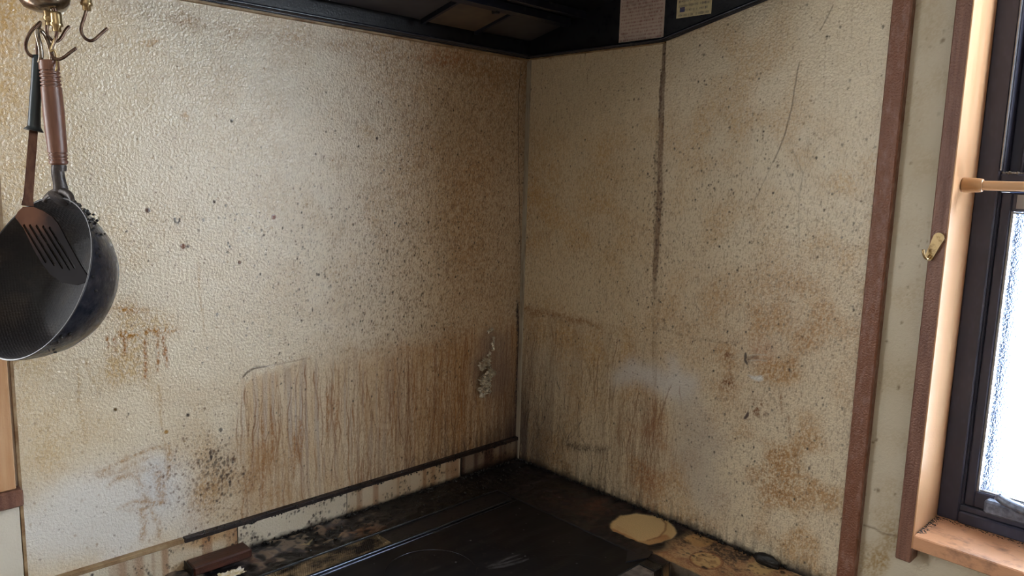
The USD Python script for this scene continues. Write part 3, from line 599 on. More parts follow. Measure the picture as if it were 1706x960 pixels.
# ================================================================== COUNTER
counter = thing('countertop', 'cream countertop under black burnt grease with pale round clean spots', 'countertop')
c = Canvas((-1.02, -.66, 0), (1, 0, 0), (0, 1, 0), 1.0195, .6515, .0018, (206, 180, 138))
X, Y = c.X, c.Y; PX, PY = c.P[..., 0], c.P[..., 1]
n1, n2, n3, n4 = c.noise(.03, .03), c.noise(.08, .08), c.noise(.006, .006), c.noise(.012, .012)
crust = np.ones_like(PX)
org = ramp(PX, -.128, -.120)*ramp(PY, -.452+.02*(n1-.5), -.468+.02*(n1-.5))           # thin amber film in front
crust = crust*(1-org)
film = org*(.55+.45*n1)
big = c.poly([(1015, 880), (1021, 869), (1036, 861), (1056, 857), (1080, 859), (1096, 861), (1112, 868), (1122, 878), (1126, 888), (1118, 898), (1100, 905), (1078, 909), (1058, 903), (1040, 894), (1020, 887)], 1.2, .006)
spot2 = c.poly([(1137, 900), (1145, 894), (1165, 893), (1184, 900), (1184, 907), (1166, 912), (1150, 909)], 1.2, .008)
spot4 = c.poly([(1244, 940), (1262, 936), (1276, 940), (1295, 951), (1280, 958), (1262, 958), (1250, 950)], 1.5, .006)
def ell(cx, cy, rx, ry): 
    a = np.linspace(0, 2*np.pi, 40); return [(cx+rx*np.cos(t), cy+ry*np.sin(t)+.12*rx*np.cos(t)) for t in a]
disc3 = c.poly(ell(1176, 934, 25, 12.5), .8); ring3 = np.clip(c.poly(ell(1177, 934.5, 28.5, 14.5), .8)-disc3, 0, 1)
clean = np.clip(big + spot2*.9 + spot4*.9 + disc3, 0, 1)
crust = np.clip(crust - big - spot2, 0, 1)
c.gblend((156, 106, 70), film*.8, .4); c.blend((120, 78, 56), .35*film*n2); c.gblend((128, 76, 56), .5*film*ramp(n4, .4, .8)); c.blend((186, 150, 104), .4*film*ramp(n1, .6, .9))
c.gblend((50, 32, 28), .9*org*ramp(n3*.4+n1*.6, .48, .66)*ramp(PX, -.11, -.02)); 
c.blend((203, 172, 122), .95*(big+spot4+disc3)*(1-.25*n4)); c.blend((190, 150, 98), .8*spot2*(1-.4*n3))
c.blend((160, 98, 52), .8*big*ramp(c.poly([(1016, 882), (1030, 876), (1058, 893), (1066, 903), (1110, 890), (1120, 900), (1080, 912), (1040, 900)], 3), .2, .8)*(.5+.5*n4))
inner = c.poly([(1020, 880), (1024, 868), (1050, 858), (1080, 859), (1100, 863), (1109, 873), (1108, 884), (1098, 895), (1080, 901), (1062, 901), (1050, 893), (1036, 888)], .8)
c.blend((214, 186, 138), .8*inner*big*(1-.2*n4)); c.blend((130, 82, 44), .8*c.line([(1100, 863), (1109, 873), (1108, 884), (1098, 895), (1078, 901)], .0016, .9, 0, False))
c.blend((150, 96, 52), .7*ring3); c.blend((112, 66, 36), .8*np.clip(c.poly(ell(1177, 934.5, 29.5, 15.2), .6)-c.poly(ell(1177, 934.5, 27, 13.6), .6), 0, 1))
c.blend((120, 76, 40), .5*disc3*ramp(n3, .55, .8)); c.blend((60, 36, 24), c.specks(16, disc3+1e-9, (.0008, .0016), 91, .3))
c.blend((40, 24, 22), c.specks(160, org*ramp(PX, -.11, -.03)+1e-9, (.001, .004), 92, .5, (.5, 1)))
cc = crust
c.blend((13, 13, 18), cc); 
c.blend((30, 22, 30), .7*cc*ramp(n4*.5+n1*.5, .5, .75)*ramp(PX, -.2, -.1))           # purple-brown burnt film by the right wall
c.blend((112, 62, 40), .55*blob(X, Y, 992, 845, 26, 14)*n3*cc); c.blend((70, 44, 40), .4*cc*ramp(n3, .62, .9)*ramp(PX, -.17, -.12)*ramp(PY, -.1, -.2))
ash = ramp(PX, -.36, -.46)*ramp(PY, -.095, -.08)
c.blend((84, 80, 84), .75*ash*cc*ramp(n4*.5+n1*.5, .45, .7)); c.blend((140, 124, 108), .65*ash*cc*ramp(n3*.5+n4*.5, .58, .75)); 
c.blend((128, 84, 52), .6*cc*ramp(n4*.6+n3*.4, .45, .65)*blob(X, Y, 590, 886, 50, 10)); c.blend((120, 84, 62), .5*cc*ramp(n4, .4, .7)*blob(X, Y, 420, 935, 30, 14))
c.blend((176, 160, 120), .8*c.line([(500, 912), (512, 909), (520, 900)], .0014, .9, .0005)); c.blend((170, 150, 120), .6*c.line([(540, 905), (565, 897), (575, 888)], .0014, .9, .0008))
c.h = cc*(.0006+.0016*n1+.0018*ramp(n4, .45, .8)+.0014*ramp(n3, .55, .8)*(1-ramp(PX, -.7, -.2)*.5)) + .0004*film*n1
c.h = gaussian_filter(c.h, .8)
notch = (PX < -.1275) & (PY < -.492)
c.h[notch] = -.020; c.col[notch] = lin((150, 118, 78))*(.6+.4*n1[notch][:, None]); c.col[notch & (PX > -.131)] = lin((34, 30, 32))
c.gloss = np.clip(.42 - .06*cc + .2*n4*cc + .15*clean, .2, .8)
keep = ~((PX > -.752) & (PX < -.1475) & (PY > -.492) & (PY < -.098))
c.mesh(counter, 'worktop_surface', K['counter'], keep=keep, lift=(0, 0, 1), label='burnt grease crust with clean cream rings')
part(counter, 'worktop_slab', cat(bx((-2.2, -.66, -.045), (-.76, -.001, -.024), .002), bx((-.76, -.66, -.045), (-.001, -.505, -.024), .002), bx((-.76, -.092, -.03), (-.001, -.010, -.004), .002), bx((-.1255, -.66, -.03), (-.001, -.092, -.004), .002), bx((-2.2, -.66, -.024), (-1.0195, -.009, -.001), .002)), K['bead'])
g = np.random.default_rng(17); lumps = []
for k in range(760):
    m = trimesh.creation.icosphere(0, g.uniform(.0008, .0030)); m.vertices *= g.uniform(.6, 1.5, 3)
    if k < 300: q = (g.uniform(-.60, -.004), -.0095-abs(g.normal(0, .003)), g.uniform(0, .0045))
    elif k < 600: q = (-.0018-abs(g.normal(0, .0025)), g.uniform(-.63, -.012), g.uniform(0, .006))
    else: x = g.uniform(-.58, -.02); q = (x, g.uniform(-.085, -.012), .0025)
    m.apply_translation(q); lumps.append(m)
part(counter, 'burnt_crust', cat(lumps), K['char'], False, 'black burnt crumbs along the wall joints', 'stuff')
lumps = []
for k in range(320):
    m = trimesh.creation.icosphere(0, g.uniform(.0006, .0022)); m.vertices *= g.uniform(.6, 1.5, 3)
    m.apply_translation((g.uniform(-.70, -.004), -.0092+abs(g.normal(0, .002)), g.uniform(.0425, .0535))); lumps.append(m)
part(wall_left, 'burnt_crust', cat(lumps), K['char'], False, 'black crumbs caked on the ledge', 'stuff')
cab = thing('base_cabinet', 'white base cabinet under the greasy countertop', 'cabinet')
part(cab, 'body', bx((-2.2, -.61, -.85), (-.001, -.001, -.30), .003), K['wall'])
for k in range(4): part(cab, 'door', bx((-2.19+.547*k, -.63, -.78), (-1.653+.547*k, -.611, -.06), .003), K['wall'])
part(cab, 'apron', cat(bx((-2.2, -.61, -.30), (-.77, -.59, -.046), .002), bx((-.77, -.61, -.30), (-.001, -.59, -.046), .002), bx((-2.2, -.02, -.30), (-.001, -.001, -.046), .002)), K['wall'])

# ---- gas cooktop ---------------------------------------------------
stove = thing('gas_cooktop', 'black glass built-in gas cooktop with perforated rear vent and steel rail', 'cooktop')
SX0, SX1 = -.75, -.1485
part(stove, 'body', bx((SX0, -.49, -.10), (SX1, -.0985, -.014), .003), K['cavity'])
c = Canvas((SX0+.002, -.458, .0015), (1, 0, 0), (0, 1, 0), SX1-SX0-.004, .295, .0016, (11, 12, 17))
X, Y = c.X, c.Y; n1, n2, n3, n4 = c.noise(.03, .03), c.noise(.1, .1), c.noise(.006, .006), c.noise(.05, .012)
c.blend((18, 17, 21), .5*n2); c.blend((34, 26, 26), .4*blob(X, Y, 880, 895, 60, 10)*n3)
for L, r in (([(812, 946), (830, 938), (850, 930), (866, 924)], .0022), ([(815, 948), (840, 944), (862, 938), (880, 932)], .0028), ([(822, 943), (845, 938), (870, 930)], .002)):
    c.blend((96, 94, 98), .55*c.line(L, r, .9, .0006)*(.3+.7*n3))
c.blend((80, 76, 76), .4*c.line([(705, 955), (725, 948), (735, 944)], .003, .8, .0008)*n3)
c.blend((66, 66, 70), .4*c.line([(928, 926), (960, 924), (990, 928), (1005, 934)], .0009, .8)); c.blend((60, 60, 64), .4*c.line([(806, 893), (815, 890), (832, 880)], .0014, .8))
c.blend((176, 176, 180), c.specks(46, np.ones_like(X), (.0005, .0013), 95, .2, (.3, .9))); c.blend((70, 60, 56), .5*c.specks(260, blob(X, Y, 800, 900, 120, 40), (.0005, .0014), 96, .5))
c.gloss = np.clip(.34+.25*n2+.15*n4, .1, .8)
c.mesh(stove, 'glass_top', K['glass_top'], label='black glass plate with smears and grease dots')
part(stove, 'glass_top_body', bx((SX0, -.460, -.014), (SX1, -.1605, .0012), .001), K['cavity'])
# burner ring marks: fine raised rings on the glass
def ring(cx, cy, r, w, z, h=.0006):
    return lathe([(r-w, z), (r-w*.5, z+h), (r+w*.5, z+h), (r+w, z)], (cx, cy, 0), (0, 0, 1), 72)
q = np.array([on(x, y, 2, 0)[:2] for x, y in ((759, 922), (785, 938), (793, 959), (639, 959), (651.6, 940.5))])
A_ = np.c_[2*q, np.ones(len(q))]; s_ = np.linalg.lstsq(A_, (q**2).sum(1), rcond=None)[0]; rr = math.sqrt(s_[2]+s_[0]**2+s_[1]**2)
part(stove, 'burner_ring', ring(s_[0], s_[1], rr, .0006, .0016), K['rail'], True, 'thin pale burner outline on the glass')
# vent strip with real perforations
holes = []
VX0, VX1, VY0, VY1 = -.735, -.428, -.146, -.104
for j in range(11):
    for i in range(86):
        x = VX0+.003+i*.00355+(j % 2)*.00178; y = VY0+.003+j*.0036
        if x < VX1-.002: a = np.arange(6)*np.pi/3; holes.append(Polygon(np.c_[x+.00122*np.cos(a), y+.00122*np.sin(a)]))
pl = sbox(VX0, VY0, VX1, VY1).difference(unary_union(holes))
m = trimesh.creation.extrude_polygon(pl, .0012, engine='earcut'); m.apply_translation((0, 0, .0003))
part(stove, 'vent_grille', m, K['grille'], False, 'perforated vent strip caked with tan grease')
part(stove, 'vent_tray', bx((SX0, -.1600, -.014), (SX1, -.0985, -.004), .001), K['cavity'])
part(stove, 'vent_frame', cat(bx((SX0, -.1035, -.006), (SX1, -.0985, .0030), .001), bx((VX1, -.1455, -.006), (SX1, -.1035, .0012), .0006), tube([(SX0, -.1015, .0032), (SX1-.02, -.1015, .0032)], .0010, 8)), K['hood'])
part(stove, 'rail', cat(tube([(SX0, -.1505, .0016), (SX1-.01, -.1505, .0016)], .0030, 12), bx((SX0, -.1600, -.01), (SX1, -.1475, .0006), .0006)), K['rail'], True, 'dark steel rail catching the light')
part(stove, 'rail', tube([(SX0, -.1592, .0016), (SX1-.005, -.1592, .0016)], .0010, 8), K['rail'])
part(stove, 'side_trim', cat(bx((SX1, -.455, -.006), (SX1+.006, -.10, .0028), .0012)), K['hood'])
part(stove, 'corner_cap', prism([(0, 0), (.038, -.008), (.030, -.030), (.008, -.036), (-.03, -.02)], (SX1-.004, -.424, .0018), (1, 0, 0), (0, 1, 0), .0016), K['hood'])
part(stove, 'front_strip', bx((SX0, -.491, -.014), (-.170, -.4605, .0010), .001), K['front_steel'], label='grey greasy steel strip along the front')
part(stove, 'front_bar', bx((-.169, -.491, -.014), (SX1, -.4605, .0022), .001), K['char'])
part(stove, 'front_panel', bx((SX0, -.4915, -.25), (SX1, -.4905, -.014), 0), K['front_steel'], False)

# ---- things lying on the counter ----------------------------------
g = np.random.default_rng(5)
blk = thing('wood_block', 'dark red-brown wooden bar lying against the splash tiles behind the cooktop', 'wood block')
m = bx((-.716, -.0435, .0032), (-.624, -.0105, .0185), .0025)
part(blk, 'bar', m, K['block'], label='worn wooden bar')
part(blk, 'end_cap', bx((-.7185, -.0435, .0032), (-.7165, -.0105, .0180), .0006), K['char'])
def lump(c0, r, seed, detail=3, amp=.35):
    m = trimesh.creation.icosphere(detail); v = np.asarray(m.vertices)
    m.vertices = np.asarray(c0) + v*np.asarray(r)*(1-amp/2+amp*meshkit.fbm(v*2.3+seed, 3, seed))[:, None]; return m
def crumple(center, eu, ev, en, w, h, amp, seed, n=18):
    """Crumpled thin sheet, creased by folded noise."""
    a, b = np.meshgrid(np.linspace(-.5, .5, n), np.linspace(-.5, .5, n)); P = np.stack([a*6, b*6, a*0], -1)
    f1 = np.abs(meshkit.noise(P, seed)-.5)*2; f2 = np.abs(meshkit.noise(P*2.1, seed+5)-.5)*2
    hh = amp*(1-f1)*.7+amp*.5*(1-f2); j = .12*(meshkit.noise(P+9, seed+2)-.5); j2 = .12*(meshkit.noise(P+3, seed+3)-.5)
    v = np.asarray(center)+(a+j)[..., None]*w*np.asarray(eu)+(b+j2)[..., None]*h*np.asarray(ev)+hh[..., None]*np.asarray(en)
    i = np.arange(n*n).reshape(n, n); q = np.stack([i[:-1, :-1], i[:-1, 1:], i[1:, 1:], i[1:, :-1]], -1).reshape(-1, 4)
    f = np.vstack([q[:, [0, 1, 2]], q[:, [0, 2, 3]]]); v = v.reshape(-1, 3)
    back = v - np.asarray(en)*.0004
    return trimesh.Trimesh(np.vstack([v, back]), np.vstack([f, f[:, ::-1]+len(v)]), process=False)
p_ = on(385, 957, 2, .004)
sc = thing('paper_scrap', 'crumpled yellowish paper scrap beside the wooden bar', 'paper')
part(sc, 'sheet', crumple(p_+np.array([0, -.004, .0]), (1, 0, 0), (0, 1, 0), (0, 0, 1), .036, .020, .0045, 3), K['paper'], False)
l_ = thing('charred_lump', 'black charred lump on the counter edge against the right wall', 'debris')
part(l_, 'crust', lump((-.012, -.598, .007), (.007, .022, .012), 4), K['char'], True)
# foil stuck to the left wall
fo = thing('foil_scrap', 'crumpled strip of aluminium foil stuck low on the left wall near the corner', 'foil')
def wallpt(x, y): return on(x, y, 1, 0.0)
seg = [((801, 605), 24, 16, 15), ((808, 621), 22, 18, 40), ((801, 634), 28, 14, -20), ((800, 648), 26, 20, 10)]
for k, ((x, y), w, h, ang) in enumerate(seg):
    a = math.radians(ang); eu = np.array([math.cos(a), 0, math.sin(a)]); ev = np.array([-math.sin(a), 0, math.cos(a)])
    part(fo, 'crumple', crumple(wallpt(x, y)-np.array([0, .0014, 0]), eu, ev, (0, -1, 0), w*.00122, h*.00122, .016, 20+k, 13), K['foil'], False)
fo2 = thing('foil_scrap', 'thin torn sliver of aluminium foil on the left wall above the crumpled strip', 'foil')
for k, ((x, y), w, h, ang) in enumerate([((814, 550), 13, 6, 20), ((819, 566), 6, 12, 0), ((818, 577), 6, 14, 12), ((812, 590), 9, 5, 50)]):
    a = math.radians(ang); eu = np.array([math.cos(a), 0, math.sin(a)]); ev = np.array([-math.sin(a), 0, math.cos(a)])
    part(fo2, 'sliver', crumple(wallpt(x, y)-np.array([0, .0010, 0]), eu, ev, (0, -1, 0), w*.00122, h*.00122, .007, 30+k, 8), K['foil'], False)

# ================================================================== RANGE HOOD
hood = thing('range_hood', 'black enamelled range hood hanging over the cooktop corner', 'range hood')
HB, BEND, SL = .850, -.337, .232
HX0 = -.80
prof = [(-.0005, HB), (BEND, HB), (-.60, HB+SL*(.60+BEND)), (-.60, 1.02), (-.36, 1.06), (-.30, 1.45), (-.0005, 1.45)]
def side(x, t=.002): return prism(Polygon(prof), (x, 0, 0), (0, 1, 0), (0, 0, 1), t)
part(hood, 'side_panel', side(-.0045), K['hood'], False, 'black inner side plate')
part(hood, 'side_panel', side(HX0), K['hood'], False)
part(hood, 'back_panel', bx((HX0+.002, -.004, HB), (-.0045, -.0012, 1.45), 0), K['hood'], False)
part(hood, 'front_panel', cat(bx((HX0, -.602, HB+SL*(.60+BEND)), (-.001, -.5995, 1.02), 0)), K['hood'], False)
m = prism(Polygon([(-.60, 1.02), (-.36, 1.06), (-.30, 1.45), (0, 1.45), (0, 1.453), (-.303, 1.453), (-.363, 1.063), (-.60, 1.023)]), (HX0, 0, 0), (0, 1, 0), (0, 0, 1), .799)
part(hood, 'top_cover', m, K['hood'], False)
# rims: folded lips with rolled edges
rim = [bx((HX0, -.020, HB), (-.003, -.001, HB+.003), .001), tube([(HX0, -.0195, HB+.003), (-.003, -.0195, HB+.003)], .0024, 8), tube([(HX0, -.0105, HB-.0002), (-.003, -.0105, HB-.0002)], .0013, 8), tube([(HX0, -.003, HB-.0004), (-.003, -.003, HB-.0004)], .0016, 8)]
part(hood, 'back_rim', cat(rim), K['hood_rim'], True, 'blue-black folded lip along the left wall')
sd = []
def sl(y): return HB + SL*max(0, BEND-y)
for x, r in ((-.0035, .0016), (-.010, .0013), (-.0165, .0020)):
    sd.append(tube([(x, -.003, HB+.0004), (x, BEND*.5, HB+.0004), (x, BEND+.006, HB+.0004), (x, BEND-.006, sl(BEND-.006)+.0004), (x, -.45, sl(-.45)+.0004), (x, -.60, sl(-.60)+.0004)], r, 8))
sd.append(prism(Polygon([(-.001, HB), (BEND, HB), (-.60, sl(-.60)), (-.60, sl(-.60)+.003), (BEND, HB+.003), (-.001, HB+.003)]), (-.018, 0, 0), (0, 1, 0), (0, 0, 1), .015))
part(hood, 'side_rim', cat(sd), K['hood_rim'], True, 'folded lip that bends upward towards the front')
part(hood, 'seal', bx((HX0, -.0062, HB-.0052), (-.001, .0005, HB-.0012), .0008), K['caulk'], label='tan sealing strip under the lip')
part(hood, 'seal', bx((-.0045, BEND, HB-.0035), (.0005, -.007, HB-.0012), .0006), K['caulk'])
# sloping filter deck
def deck(y): return HB+.026+SL*(-.03-y)
ed = np.array([0, -1, SL]); ed /= np.linalg.norm(ed); nd = np.cross((1.0, 0, 0), ed); nd = nd if nd[2] > 0 else -nd
def slab(x0, x1, ya, yb, dz, t, b=.001):
    m = bx((x0, 0, 0), (x1, 1, t), 0) if False else None
    pa, pb = np.array([0, ya, deck(ya)+dz]), np.array([0, yb, deck(yb)+dz])
    v = [np.array([x, 0, 0])+p+nd*s for x in (x0, x1) for p in (pa, pb) for s in (0, t)]
    return trimesh.convex.convex_hull(np.array(v))
part(hood, 'filter_deck', slab(HX0+.003, -.006, -.006, -.59, .012, .003), K['hood'], False, 'sloping black deck')
c4 = [on(x, y, 1, -.03) for x, y in ((702, 36), (789, 50))]
def at_deck(x, y):
    d = raydir(x, y); n = nd; o = np.array([0, -.03, deck(-.03)]); return CAM + d*(np.dot(o-CAM, n)/np.dot(d, n))
Q = [at_deck(*p) for p in ((702, 36.5), (774, 5), (856, 21.6), (789, 50))]
fx0, fx1 = np.mean([Q[0][0], Q[1][0]]), np.mean([Q[2][0], Q[3][0]]); fy0, fy1 = np.mean([Q[0][1], Q[3][1]]), np.mean([Q[1][1], Q[2][1]])
part(hood, 'filter_panel', slab(fx0, fx1, fy0, fy1, .0, .004), K['filter'], False, 'dull brown filter window')
part(hood, 'filter_panel', slab(fx1+.012, -.022, fy0, fy1, .003, .004), K['filter2'], False)
part(hood, 'filter_panel', slab(HX0+.05, fx0-.014, fy0, fy1, .002, .004), K['filter2'], False)
for xa in (fx0-.010, fx1+.002): part(hood, 'filter_bar', slab(xa, xa+.006, fy0+.004, fy1-.004, -.004, .012), K['hood_rim'], False)
part(hood, 'filter_rail', slab(HX0+.01, -.02, fy1-.001, fy1-.014, -.004, .014), K['hood_rim'], False)
part(hood, 'filter_rail', slab(HX0+.01, -.02, fy1-.045, fy1-.050, -.004, .014), K['hood_rim'], False)
k_ = at_deck(826, 17); part(hood, 'catch', bx(k_-np.array([.005, .006, .006]), k_+np.array([.005, .006, .004]), .001), K['hood'])
s0 = on(936, 25, 0, -.0265)
part(hood, 'screw', lathe([(0, 0), (.0032, .0004), (.0040, .0022), (.0034, .0038), (0, .0046)], s0, (-1, -.3, -.2), 16), K['copper'], True, 'small copper coloured screw')
# printed stickers on the side plate
def sticker(u0, u1, zb, zt, base, ink, seed, rows, label, ink2=None):
    c = Canvas((-.0052, u0, zb), (0, -1, 0), (0, 0, 1), u0-u1, zt-zb, .0006, base)
    n1, n3 = c.noise(.02, .02), c.noise(.004, .004); g = np.random.default_rng(seed)
    m = np.zeros_like(n1); hgt = (zt-zb)/rows
    for r in range(rows):
        x = .004
        while x < (u0-u1)-.006:
            w = g.uniform(.0008, .0026)
            if g.random() < .85: 
                blkm = (c.u > x) & (c.u < x+w) & (np.abs(c.v-(r+.5)*hgt) < hgt*g.uniform(.16, .3)); m[blkm] = np.maximum(m[blkm], g.uniform(.5, 1))
            x += w+.0007
    c.blend(ink, .8*gaussian_filter(m, .5)*(.6+.4*n3))
    if ink2: c.blend(ink2, .9*((c.u > .006) & (c.u < .016) & (c.v > .009) & (c.v < .017)))
    c.blend((120, 92, 72), .35*n1*n3); c.gloss[:] = .6
    pr = c.mesh(hood, 'sticker', K['print'], label=label)
sticker(-.2375, -.334, HB+.0065, .945, (214, 196, 186), (150, 72, 70), 5, 15, 'pinkish notice sticker with rows of small red print')
sticker(-.358, -.425, .884, .945, (214, 200, 160), (52, 52, 84), 6, 8, 'cream sticker with blue-black print', (40, 50, 110))

# ================================================================== PAN, TURNER AND HOOKS
from scipy.optimize import least_squares
NH, NT, R_ = math.radians(199.4), math.radians(22.1), .097
n_ = np.array([math.cos(NH)*math.cos(NT), math.sin(NH)*math.cos(NT), math.sin(NT)])
C_ = np.array([-.9165, -.1215, .4840])
up_ = np.array([0, 0, 1.0]) - n_*n_[2]; up_ /= np.linalg.norm(up_); sx_ = np.cross(up_, n_)
pan = thing('frying_pan', 'deep black frying pan with ringed brown wooden handle hanging from the hook rack', 'frying pan')
D_ = .066
outer = [(.0, -D_), (.030, -D_), (.058, -D_+.001), (.068, -D_+.006), (.080, -D_+.020), (.090, -D_+.040), (.0955, -.012), (.0975, -.003), (.0985, 0)]
inner_ = [(.0965, .0006), (.0940, -.006), (.0925, -.014), (.0870, -D_+.040), (.0770, -D_+.0225), (.0660, -D_+.0095), (.0570, -D_+.005), (.030, -D_+.0035), (.0, -D_+.0035)]
part(pan, 'bowl', lathe(outer, C_, n_, 96), K['pan_out'], True, 'black crusted outside of the pan')
K['pan_in'] = usdkit.material(stage, '/World/Looks/pan_dimples', {'p': ('principled_bsdf', {'base_color': lin((38, 36, 38)), 'roughness': .5, 'specular_ior_level': .3}), 'g': ('texture_coordinate', {}), 'v': ('voronoi_texture', {'scale': 330.0, 'randomness': .2}), 'b': ('bump', {'strength': .5, 'distance': .0010}),
    'n': ('noise_texture', {'scale': 26.0, 'detail': 5.0}), 'r': ('rgb_ramp', {'ramp': [(0, lin((24, 25, 30))), (.5, lin((34, 32, 35))), (.72, lin((56, 49, 46))), (1, lin((80, 68, 60)))]})},
    [('g.object', 'v.vector'), ('v.distance', 'b.height'), ('b.normal', 'p.normal'), ('g.object', 'n.vector'), ('n.fac', 'r.fac'), ('r.color', 'p.base_color')], 'p.BSDF')
part(pan, 'inside', lathe(inner_, C_, n_, 96), K['pan_in'], True, 'dimpled grey-black inside of the pan')
part(pan, 'rim', lathe([(.0985, 0), (.0985, .0009), (.0975, .0014), (.0965, .0006)], C_, n_, 96), K['pan_edge'], True)
g = np.random.default_rng(8); cr = []
for k in range(110):
    a = g.uniform(-1.9, .9) if k < 80 else g.uniform(-2.6, 2.6); h = -abs(g.normal(0, .012)); r = np.interp(h, [-D_, -.03, 0], [.066, .0925, .0985])
    q = C_ + n_*h + r*(up_*math.cos(a) + sx_*math.sin(a)); m = trimesh.creation.icosphere(1, g.uniform(.0008, .0026)); m.vertices *= g.uniform(.6, 1.4, 3); m.apply_translation(q); cr.append(m)
part(pan, 'burnt_crust', cat(cr), K['char'], True, 'black burnt crumbs along the rim', 'stuff')
T0 = C_ + up_*.0975                                    # where the neck meets the rim
HT, HBm = on(81, 100, 1, T0[1]), on(98, 274, 1, T0[1])
hd = (HT-HBm)/np.linalg.norm(HT-HBm); hl = np.linalg.norm(HT-HBm)
rg = [(0, 0), (.0085, .0002), (.0098, .0015)]
def rr_(t): return np.interp(t, [0, .5, 1], [.0100, .0112, .0104])
pr_ = [(0, -.0005), (.0080, -.0005), (.0098, .0012)]
for t in np.linspace(.01, .99, 200): pr_.append((rr_(t), t*hl))
pr_ = np.array(pr_ + [(.0092, hl-.0002), (.0, hl+.0002)])
for tg in (.045, .075, .11, .655+.10, .79, .825, .86, .895):
    pr_[:, 0] -= np.where(np.abs(pr_[:, 1]/hl-tg) < .0075, .0013, 0)*(pr_[:, 0] > .005)
part(pan, 'handle', lathe(pr_, HBm, hd, 32), K['handle'], 25, 'turned brown wooden grip with cut rings')
NB = HBm + hd*.002
part(pan, 'ferrule', lathe([(.0072, -.004), (.0080, 0), (.0080, .003)], HBm - hd*.004, hd, 24), K['iron'], True)
neck = spline([NB - hd*.002, NB*.6+T0*.4, T0 + up_*.010, T0 - up_*.002], 16)
m = tube(neck, np.interp(np.linspace(0, 1, 16), [0, .5, .8, 1], [.0068, .0072, .0090, .0125]), 16)
part(pan, 'neck', m, K['iron'], True)
wing = [T0 + sx_*s*.026 + up_*(-.006) - n_*.002 for s in (-1, 1)]
part(pan, 'bracket', cat(tube(spline([wing[0], T0+up_*.004+sx_*-.012, T0+up_*.006+sx_*.012, wing[1]], 14), np.interp(np.linspace(0, 1, 14), [0, .5, 1], [.0025, .006, .0025]), 10)), K['iron'], True)
rv = T0 + up_*.004 + n_*.004
# hanging loop: steel tongue bent over the hook
def P3(x, y, yy): return on(x, y, 1, yy)
yh = HT[1]
lp = spline([P3(66, 104, yh), P3(67, 78, yh-.004), P3(62, 56, yh-.003), P3(66, 50, yh), P3(76, 62, yh+.003), P3(84, 84, yh+.002), P3(86, 104, yh)], 30)
m = tube(lp, .0026, 12)
part(pan, 'hanging_loop', m, K['chrome'], True, 'steel loop at the end of the grip')
# turner
tn = thing('turner', 'slotted dark turner with black grip hanging in front of the frying pan', 'turner')
yt = yh + .022
gp = spline([P3(62, 92, yt), P3(61, 130, yt), P3(58, 180, yt), P3(57, 206, yt), P3(56, 218, yt)], 24)
m = tube(gp, np.interp(np.linspace(0, 1, 24), [0, .5, .85, .95, 1], [.0055, .0062, .0070, .0095, .0105]), 16)
part(tn, 'grip', m, K['black_plastic'], True, 'black plastic grip')
part(tn, 'hang_loop', tube(spline([P3(60, 96, yt), P3(46, 88, yt-.002), P3(43, 72, yt-.004), P3(52, 52, yt-.006), P3(64, 40, yt-.006), P3(67, 38, yt-.001), P3(64, 54, yt+.004), P3(62, 92, yt)], 40), .0019, 10), K['wire'], True, 'brown wire loop')
def onpan(x, y, s): return onp(x, y, C_ + n_*s, n_)
A0 = P3(56, 216, yt); A3 = onpan(46, 343, .022)
sh = spline([A0, A0*.62+A3*.38+np.array([0, 0, 0]), A0*.25+A3*.75, A3], 18)
tv = np.gradient(sh, axis=0); tv /= np.linalg.norm(tv, axis=1, keepdims=True)
view = CAM - sh.mean(0); view /= np.linalg.norm(view)
sw = np.cross(tv, view); sw /= np.linalg.norm(sw, axis=1, keepdims=True); sn = np.cross(sw, tv)
hw = np.interp(np.linspace(0, 1, 18), [0, .8, 1], [.0044, .0048, .0062])[:, None]
rowv = np.stack([sh+sw*hw+sn*.0008, sh-sw*hw+sn*.0008, sh-sw*hw-sn*.0008, sh+sw*hw-sn*.0008], 1).reshape(-1, 3); f = []
for i in range(17):
    for j in range(4):
        k = (j+1) % 4; f += [[i*4+j, i*4+k, i*4+4+k], [i*4+j, i*4+4+k, i*4+4+j]]
m = trimesh.Trimesh(rowv, f, process=False); m.fix_normals(); part(tn, 'shaft', m, K['turner_shaft'], False, 'flat brown-stained steel shaft')
# head: slotted blade, outline read as width along its length, laid from the shaft end to inside the bowl
e0, e1 = onpan(46, 346, .021), onpan(126, 470, -.004)
ax = (e1-e0); Lh = np.linalg.norm(ax); ax /= Lh
s1, s2 = onpan(30, 360, .020), onpan(68, 350, .020)
wv = s2-s1; wv -= ax*(wv @ ax); wv /= np.linalg.norm(wv); nb = np.cross(wv, ax)
out = []
for x, y in ((38, 346), (30, 354), (26, 362), (40, 380), (56, 414), (70, 438), (84, 456), (104, 470), (128, 474), (140, 470), (146, 462), (134, 444), (116, 412), (96, 374), (86, 362), (70, 352), (55, 346)):
    q = onp(x, y, e0, nb) - e0; out.append((q @ wv, q @ ax))
bl = Polygon(out).buffer(.0008).simplify(.0002)
for (xa, ya), (xb, yb) in (((40, 376), (76, 436)), ((50, 376), (90, 441)), ((61, 377), (104, 446)), ((72, 378), (116, 448)), ((83, 380), (124, 446))):
    qa, qb = onp(xa, ya, e0, nb)-e0, onp(xb, yb, e0, nb)-e0
    from shapely.geometry import LineString
    bl = bl.difference(LineString([(qa @ wv, qa @ ax), (qb @ wv, qb @ ax)]).buffer(.0017))
m = prism(bl, e0, wv, ax, .0016)
